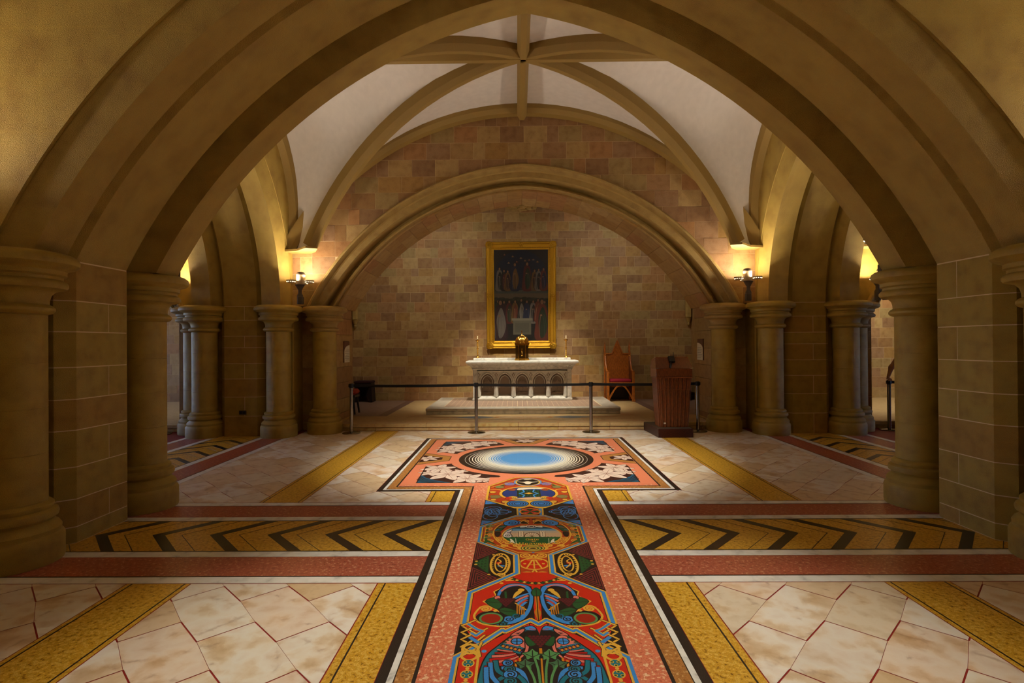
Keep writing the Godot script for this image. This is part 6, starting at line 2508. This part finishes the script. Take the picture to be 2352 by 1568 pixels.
func build_barriers() -> void:
	var spots := [[-3.23, 10.25, "beside the niche column, bench side"], [-0.888, 10.25, "before the altar, towards the bench"], [1.252, 10.25, "before the altar, towards the chair"], [3.237, 10.25, "beside the lectern plinth"], [-6.83, 10.3, "in the window bay"], [6.81, 10.3, "under the hand of the person"]]
	for q in spots:
		var t := thing("barrier_post", "steel belt barrier post on round foot %s" % q[2], "barrier post", "belt barrier posts", V(q[0], 0.001, q[1]))
		if not meshes.has("post"):
			var s := Sh.new()
			lathe(s, [Vector2(0, 0), Vector2(0.165, 0), Vector2(0.168, 0.008), Vector2(0.16, 0.016), Vector2(0.06, 0.030), Vector2(0.035, 0.036), Vector2(0.0, 0.036)], Vector3.ZERO, 32)
			meshes.foot = s.mesh()
			s = Sh.new()
			lathe(s, [Vector2(0, 0.036), Vector2(0.031, 0.036), Vector2(0.031, 0.85), Vector2(0, 0.85)], Vector3.ZERO, 24)
			meshes.post = s.mesh()
			s = Sh.new()
			lathe(s, [Vector2(0, 0.85), Vector2(0.034, 0.85), Vector2(0.036, 0.856), Vector2(0.036, 0.925), Vector2(0.033, 0.932), Vector2(0, 0.934)], Vector3.ZERO, 24)
			meshes.post_head = s.mesh()
			s = Sh.new()
			box(s, Vector3(0.030, 0.862, -0.014), Vector3(0.050, 0.920, 0.014), 0.004)
			box(s, Vector3(-0.050, 0.862, -0.014), Vector3(-0.030, 0.920, 0.014), 0.004)
			meshes.clip = s.mesh()
		part(t, "foot", meshes.foot, M.steel)
		part(t, "tube", meshes.post, M.steel)
		part(t, "head", meshes.post_head, M.black_plastic)
		part(t, "belt_clip", meshes.clip, M.black_plastic)
	for b in [[-3.18, -0.94, "between bench-side post and altar"], [-0.84, 1.20, "across the front of the altar"], [1.30, 3.19, "passing behind the lectern"], [-9.5, -6.88, "in the window bay"], [6.86, 9.5, "beside the person"]]:
		var t2 := thing("barrier_belt", "black webbing barrier belt %s" % b[2], "belt", "barrier belts", V(0, 0, 10.25 if absf(b[0]) < 6.0 else 10.3))
		var s := Sh.new()
		var rows := [PackedVector3Array(), PackedVector3Array(), PackedVector3Array(), PackedVector3Array()]
		for i in 13:
			var u := i / 12.0
			var x := lerpf(b[0], b[1], u)
			var sag := -0.012 * sin(PI * u)
			rows[0].append(Vector3(x, 0.867 + sag, 0.0015))
			rows[1].append(Vector3(x, 0.917 + sag, 0.0015))
			rows[2].append(Vector3(x, 0.917 + sag, -0.0015))
			rows[3].append(Vector3(x, 0.867 + sag, -0.0015))
		skin(s, rows, true, false, [0, 1, 2, 3])
		s.solid(0)
		put(t2, "webbing", s, M.webbing)


# ---------------------------------------------------------------- smaller things

func build_small_things() -> void:
	# prayer desks in the corners of the niche
	for side in [-1.0, 1.0]:
		var t := thing("bench", "dark wooden bench with maroon top against niche wall %s" % ("in the empty corner" if side < 0 else "behind the lectern"), "bench", "", V(side * 4.2, 0.1405, 14.62))
		var s := Sh.new()
		box(s, Vector3(-0.235, 0.50, -0.20), Vector3(0.235, 0.56, 0.20), 0.02)
		put(t, "padded_top", s, M.maroon_cloth)
		s = Sh.new()
		box(s, Vector3(-0.22, 0.40, -0.19), Vector3(0.22, 0.50, 0.185), 0.006)
		put(t, "apron", s, M.dark_oak)
		for k in [-1.0, 1.0]:
			s = Sh.new()
			prism(s, PackedVector2Array([Vector2(k * 0.16, 0.40), Vector2(k * 0.225, 0.40), Vector2(k * 0.25, 0.0), Vector2(k * 0.17, 0.0), Vector2(k * 0.13, 0.10), Vector2(k * 0.08, 0.16)]), Vector3(0, 0, -0.18), Vector3.RIGHT, Vector3.UP, Vector3.BACK, 0.0, 0.35)
			put(t, "leg", s, M.dark_oak)
		s = Sh.new()
		box(s, Vector3(-0.15, 0.14, -0.12), Vector3(0.15, 0.40, -0.09))
		put(t, "back_board", s, M.dark_oak)
	var st := thing("cushioned_stool", "dark wooden stool with orange cushion just inside niche jamb", "stool", "", V(-3.87, 0.1405, 12.1))
	var s2 := Sh.new()
	box(s2, Vector3(-0.22, 0.42, -0.20), Vector3(0.22, 0.54, 0.20), 0.045)
	put(st, "cushion", s2, M.orange_cloth)
	s2 = Sh.new()
	box(s2, Vector3(-0.21, 0.37, -0.19), Vector3(0.21, 0.42, 0.19), 0.006)
	put(st, "seat", s2, M.dark_oak)
	for k in [-1.0, 1.0]:
		for j in [-1.0, 1.0]:
			s2 = Sh.new()
			tube(s2, [Vector3(k * 0.16, 0.37, j * 0.14), Vector3(k * 0.205, 0.0, j * 0.17)], [0.026, 0.022], 8)
			put(st, "leg", s2, M.dark_oak)
	# plaques on the jambs of the niche
	for side in [-1.0, 1.0]:
		var t := thing("wall_plaque", "small brown plaque with white text sheet on niche jamb %s" % ("near the stool" if side < 0 else "near the lectern"), "plaque")
		var s := Sh.new()
		box(s, V(side * 3.6195, 1.30, 11.02), V(side * 3.60, 1.73, 11.36), 0.003)
		put(t, "board", s, M.plaque_board)
		s = Sh.new()
		var sheet := PackedVector2Array([Vector2(0.0, 0.0), Vector2(0.34, 0.0)])
		for i in 9:
			var a := PI / 2 * i / 8.0
			sheet.append(Vector2(0.34 - 0.34 * (1.0 - cos(a)) , 0.22 + 0.13 * sin(a)))
		sheet.append(Vector2(0.0, 0.35))
		prism(s, sheet, V(side * 3.60, 1.302, 11.36), Vector3.BACK, Vector3.UP, Vector3(-side, 0, 0), 0.0, 0.004)
		var sh := put(t, "white_sheet", s, M.tag)
		s = Sh.new()
		for i in 7:
			box(s, V(side * 3.596, 1.345 + i * 0.034, 11.05 + (0.05 if i % 3 == 0 else 0.0)), V(side * 3.5955, 1.351 + i * 0.034, 11.33))
		put(sh, "print_lines", s, M.print_grey)


# ---------------------------------------------------------------- the person by the post

func build_person() -> void:
	var t := thing("person", "person in black dress resting bare arm on barrier post, mostly behind column", "person", "", V(7.28, 0.001, 10.42))
	# local joints: x across, y up, z towards the viewer; hand on the post at x = -0.47
	var bones := [
		[Vector3(0.0, 1.02, 0.0), Vector3(0.0, 1.30, -0.01), 0.135, 0.145], [Vector3(-0.13, 1.40, 0.0), Vector3(0.13, 1.40, 0.0), 0.075, 0.075],
		[Vector3(0.0, 1.40, 0.0), Vector3(0.0, 1.50, 0.01), 0.058, 0.052], [Vector3(-0.06, 0.94, 0.0), Vector3(0.06, 0.94, 0.0), 0.135, 0.135],
		[Vector3(-0.09, 0.92, 0.0), Vector3(-0.10, 0.50, 0.02), 0.088, 0.058], [Vector3(-0.10, 0.50, 0.02), Vector3(-0.10, 0.10, -0.02), 0.056, 0.036], [Vector3(-0.10, 0.06, -0.04), Vector3(-0.11, 0.04, 0.13), 0.04, 0.03],
		[Vector3(0.09, 0.92, 0.0), Vector3(0.11, 0.50, 0.02), 0.088, 0.058], [Vector3(0.11, 0.50, 0.02), Vector3(0.12, 0.10, -0.02), 0.056, 0.036], [Vector3(0.12, 0.06, -0.04), Vector3(0.14, 0.04, 0.13), 0.04, 0.03],
		[Vector3(-0.17, 1.39, 0.0), Vector3(-0.375, 1.165, 0.05), 0.055, 0.043], [Vector3(-0.375, 1.165, 0.05), Vector3(-0.455, 0.985, 0.08), 0.043, 0.027],
		[Vector3(0.17, 1.39, 0.0), Vector3(0.25, 1.12, 0.0), 0.055, 0.043], [Vector3(0.25, 1.12, 0.0), Vector3(0.27, 0.86, 0.06), 0.042, 0.027],
	]
	var s := Sh.new()
	field(s, bones, 0.02, 0.03, Vector3(-0.52, 0.0, -0.24), Vector3(0.42, 1.56, 0.24))
	# hands in a finer grid
	var hand := [[Vector3(-0.457, 0.985, 0.08), Vector3(-0.468, 0.958, 0.105), 0.026, 0.024], [Vector3(-0.452, 0.955, 0.11), Vector3(-0.49, 0.955, 0.105), 0.017, 0.017]]
	for i in 4:
		var fx := -0.449 - i * 0.0155
		hand.append([Vector3(fx, 0.956, 0.118), Vector3(fx - 0.004, 0.950, 0.150 - absf(i - 1.4) * 0.004), 0.0092, 0.0085])
		hand.append([Vector3(fx - 0.004, 0.950, 0.150 - absf(i - 1.4) * 0.004), Vector3(fx - 0.004, 0.920, 0.163 - absf(i - 1.4) * 0.004), 0.0085, 0.0076])
	hand.append([Vector3(-0.445, 0.962, 0.095), Vector3(-0.425, 0.950, 0.115), 0.0105, 0.0095])
	hand.append([Vector3(-0.425, 0.950, 0.115), Vector3(-0.422, 0.925, 0.135), 0.0095, 0.008])
	field(s, hand, 0.0045, 0.006, Vector3(-0.54, 0.89, 0.04), Vector3(-0.39, 1.02, 0.19))
	var hand2 := [[Vector3(0.27, 0.86, 0.06), Vector3(0.272, 0.79, 0.085), 0.026, 0.022]]
	for i in 4:
		var fz := 0.062 + i * 0.016
		hand2.append([Vector3(0.272, 0.785, fz), Vector3(0.268, 0.735 + absf(i - 1.5) * 0.006, fz + 0.004), 0.0092, 0.0085])
		hand2.append([Vector3(0.268, 0.735 + absf(i - 1.5) * 0.006, fz + 0.004), Vector3(0.25, 0.705 + absf(i - 1.5) * 0.006, fz + 0.006), 0.0085, 0.0075])
	hand2.append([Vector3(0.268, 0.82, 0.10), Vector3(0.262, 0.785, 0.125), 0.0105, 0.009])
	field(s, hand2, 0.0045, 0.006, Vector3(0.21, 0.67, 0.0), Vector3(0.32, 0.90, 0.17))
	# head with face
	var head := [[Vector3(0, 1.50, 0.01), Vector3(0, 1.56, 0.03), 0.05, 0.055], [Vector3(0, 1.615, 0.015), Vector3(0, 1.66, 0.005), 0.075, 0.085], [Vector3(0, 1.56, 0.055), Vector3(0, 1.60, 0.05), 0.045, 0.055], [Vector3(0, 1.605, 0.10), Vector3(0, 1.625, 0.092), 0.013, 0.008], [Vector3(-0.012, 1.572, 0.098), Vector3(0.012, 1.572, 0.098), 0.008, 0.008], [Vector3(-0.08, 1.60, 0.01), Vector3(-0.082, 1.63, 0.005), 0.012, 0.014], [Vector3(0.08, 1.60, 0.01), Vector3(0.082, 1.63, 0.005), 0.012, 0.014], [Vector3(-0.034, 1.634, 0.078), Vector3(-0.03, 1.634, 0.08), 0.014, 0.014], [Vector3(0.034, 1.634, 0.078), Vector3(0.03, 1.634, 0.08), 0.014, 0.014]]
	field(s, head, 0.009, 0.014, Vector3(-0.13, 1.44, -0.12), Vector3(0.13, 1.78, 0.15))
	var body := put(t, "body", s, M.skin)
	# hair
	s = Sh.new()
	field(s, [[Vector3(0, 1.665, -0.008), Vector3(0, 1.68, -0.012), 0.095, 0.092], [Vector3(0, 1.62, -0.05), Vector3(0, 1.48, -0.075), 0.075, 0.05], [Vector3(-0.085, 1.62, 0.0), Vector3(-0.08, 1.50, -0.03), 0.025, 0.02], [Vector3(0.085, 1.62, 0.0), Vector3(0.08, 1.50, -0.03), 0.025, 0.02]], 0.012, 0.02, Vector3(-0.14, 1.40, -0.16), Vector3(0.14, 1.80, 0.11))
	put(t, "hair", s, M.hair)
	# sleeveless knee-length dress
	s = Sh.new()
	field(s, [[Vector3(-0.11, 1.395, 0.0), Vector3(0.11, 1.395, 0.0), 0.078, 0.078], [Vector3(0.0, 1.02, 0.0), Vector3(0.0, 1.30, -0.005), 0.147, 0.158], [Vector3(-0.07, 0.94, 0.0), Vector3(0.07, 0.94, 0.0), 0.152, 0.152], [Vector3(-0.10, 0.90, 0.0), Vector3(-0.12, 0.50, 0.02), 0.125, 0.15], [Vector3(0.10, 0.90, 0.0), Vector3(0.12, 0.50, 0.02), 0.125, 0.15]], 0.022, 0.05, Vector3(-0.36, 0.44, -0.28), Vector3(0.36, 1.50, 0.28))
	put(t, "dress", s, M.dress)
	for k in [-1.0, 1.0]:
		s = Sh.new()
		field(s, [[Vector3(k * 0.11, 0.045, -0.05), Vector3(k * 0.125, 0.04, 0.14), 0.046, 0.038]], 0.014, 0.01, Vector3(k * 0.12 - 0.08, -0.01, -0.12), Vector3(k * 0.12 + 0.08, 0.12, 0.22))
		put(t, "shoe", s, M.black_plastic)
	for k in [-1.0, 1.0]:
		s = Sh.new()
		lathe(s, [Vector2(0, -0.011), Vector2(0.008, -0.008), Vector2(0.011, 0), Vector2(0.008, 0.008), Vector2(0, 0.011)], Vector3(k * 0.033, 1.634, 0.088), 10)
		put(body, "eye", s, M.black_plastic)


# one skin round tapered bones: distances joined smoothly, meshed as surface nets
func field(s: Sh, bones: Array, cell: float, blend: float, lo: Vector3, hi: Vector3) -> void:
	var nx := int(ceil((hi.x - lo.x) / cell)) + 1
	var ny := int(ceil((hi.y - lo.y) / cell)) + 1
	var nz := int(ceil((hi.z - lo.z) / cell)) + 1
	var d := PackedFloat32Array()
	d.resize(nx * ny * nz)
	d.fill(1.0)
	for b in bones:
		var a: Vector3 = b[0]
		var e: Vector3 = b[1]
		var ra: float = b[2]
		var rb: float = b[3]
		var reach := maxf(ra, rb) + blend * 2.0 + cell * 2.0
		var mn := Vector3(minf(a.x, e.x), minf(a.y, e.y), minf(a.z, e.z)) - Vector3.ONE * reach - lo
		var mx := Vector3(maxf(a.x, e.x), maxf(a.y, e.y), maxf(a.z, e.z)) + Vector3.ONE * reach - lo
		var ab := e - a
		var l2 := maxf(ab.length_squared(), 1e-9)
		for k in range(maxi(0, int(mn.z / cell)), mini(nz - 1, int(mx.z / cell) + 1) + 1):
			for j in range(maxi(0, int(mn.y / cell)), mini(ny - 1, int(mx.y / cell) + 1) + 1):
				for i in range(maxi(0, int(mn.x / cell)), mini(nx - 1, int(mx.x / cell) + 1) + 1):
					var p := lo + Vector3(i, j, k) * cell
					var t := clampf((p - a).dot(ab) / l2, 0.0, 1.0)
					var v := p.distance_to(a + ab * t) - lerpf(ra, rb, t)
					var id := i + nx * (j + ny * k)
					var o := d[id]
					var h := maxf(blend - absf(o - v), 0.0) / blend
					d[id] = minf(o, v) - h * h * blend * 0.25
	var vert := {}
	for k in nz - 1:
		for j in ny - 1:
			for i in nx - 1:
				var base := i + nx * (j + ny * k)
				var inside := 0
				for c in 8:
					if d[base + (c & 1) + nx * (((c >> 1) & 1) + ny * (c >> 2))] < 0.0:
						inside += 1
				if inside == 0 or inside == 8:
					continue
				var sum := Vector3.ZERO
				var n := 0
				for c in 8:
					for ax in 3:
						if c & (1 << ax):
							continue
						var c2 := c | (1 << ax)
						var v0 := d[base + (c & 1) + nx * (((c >> 1) & 1) + ny * (c >> 2))]
						var v1 := d[base + (c2 & 1) + nx * (((c2 >> 1) & 1) + ny * (c2 >> 2))]
						if (v0 < 0.0) != (v1 < 0.0):
							var q0 := Vector3(c & 1, (c >> 1) & 1, c >> 2)
							var q1 := Vector3(c2 & 1, (c2 >> 1) & 1, c2 >> 2)
							sum += q0.lerp(q1, v0 / (v0 - v1))
							n += 1
				vert[base] = lo + (Vector3(i, j, k) + sum / n) * cell
	var from := s.p.size()
	var step := [1, nx, nx * ny]
	for k in range(1, nz - 1):
		for j in range(1, ny - 1):
			for i in range(1, nx - 1):
				var base := i + nx * (j + ny * k)
				for ax in 3:
					var v0 := d[base]
					var v1 := d[base + step[ax]]
					if (v0 < 0.0) == (v1 < 0.0):
						continue
					var u: int = step[(ax + 1) % 3]
					var w: int = step[(ax + 2) % 3]
					var ids := [base - u - w, base - w, base, base - u]
					var ok := true
					for q in ids:
						if not vert.has(q):
							ok = false
					if not ok:
						continue
					if v0 < 0.0:
						s.quad(vert[ids[0]], vert[ids[1]], vert[ids[2]], vert[ids[3]], 0)
					else:
						s.quad(vert[ids[3]], vert[ids[2]], vert[ids[1]], vert[ids[0]], 0)
	s.solid(from)
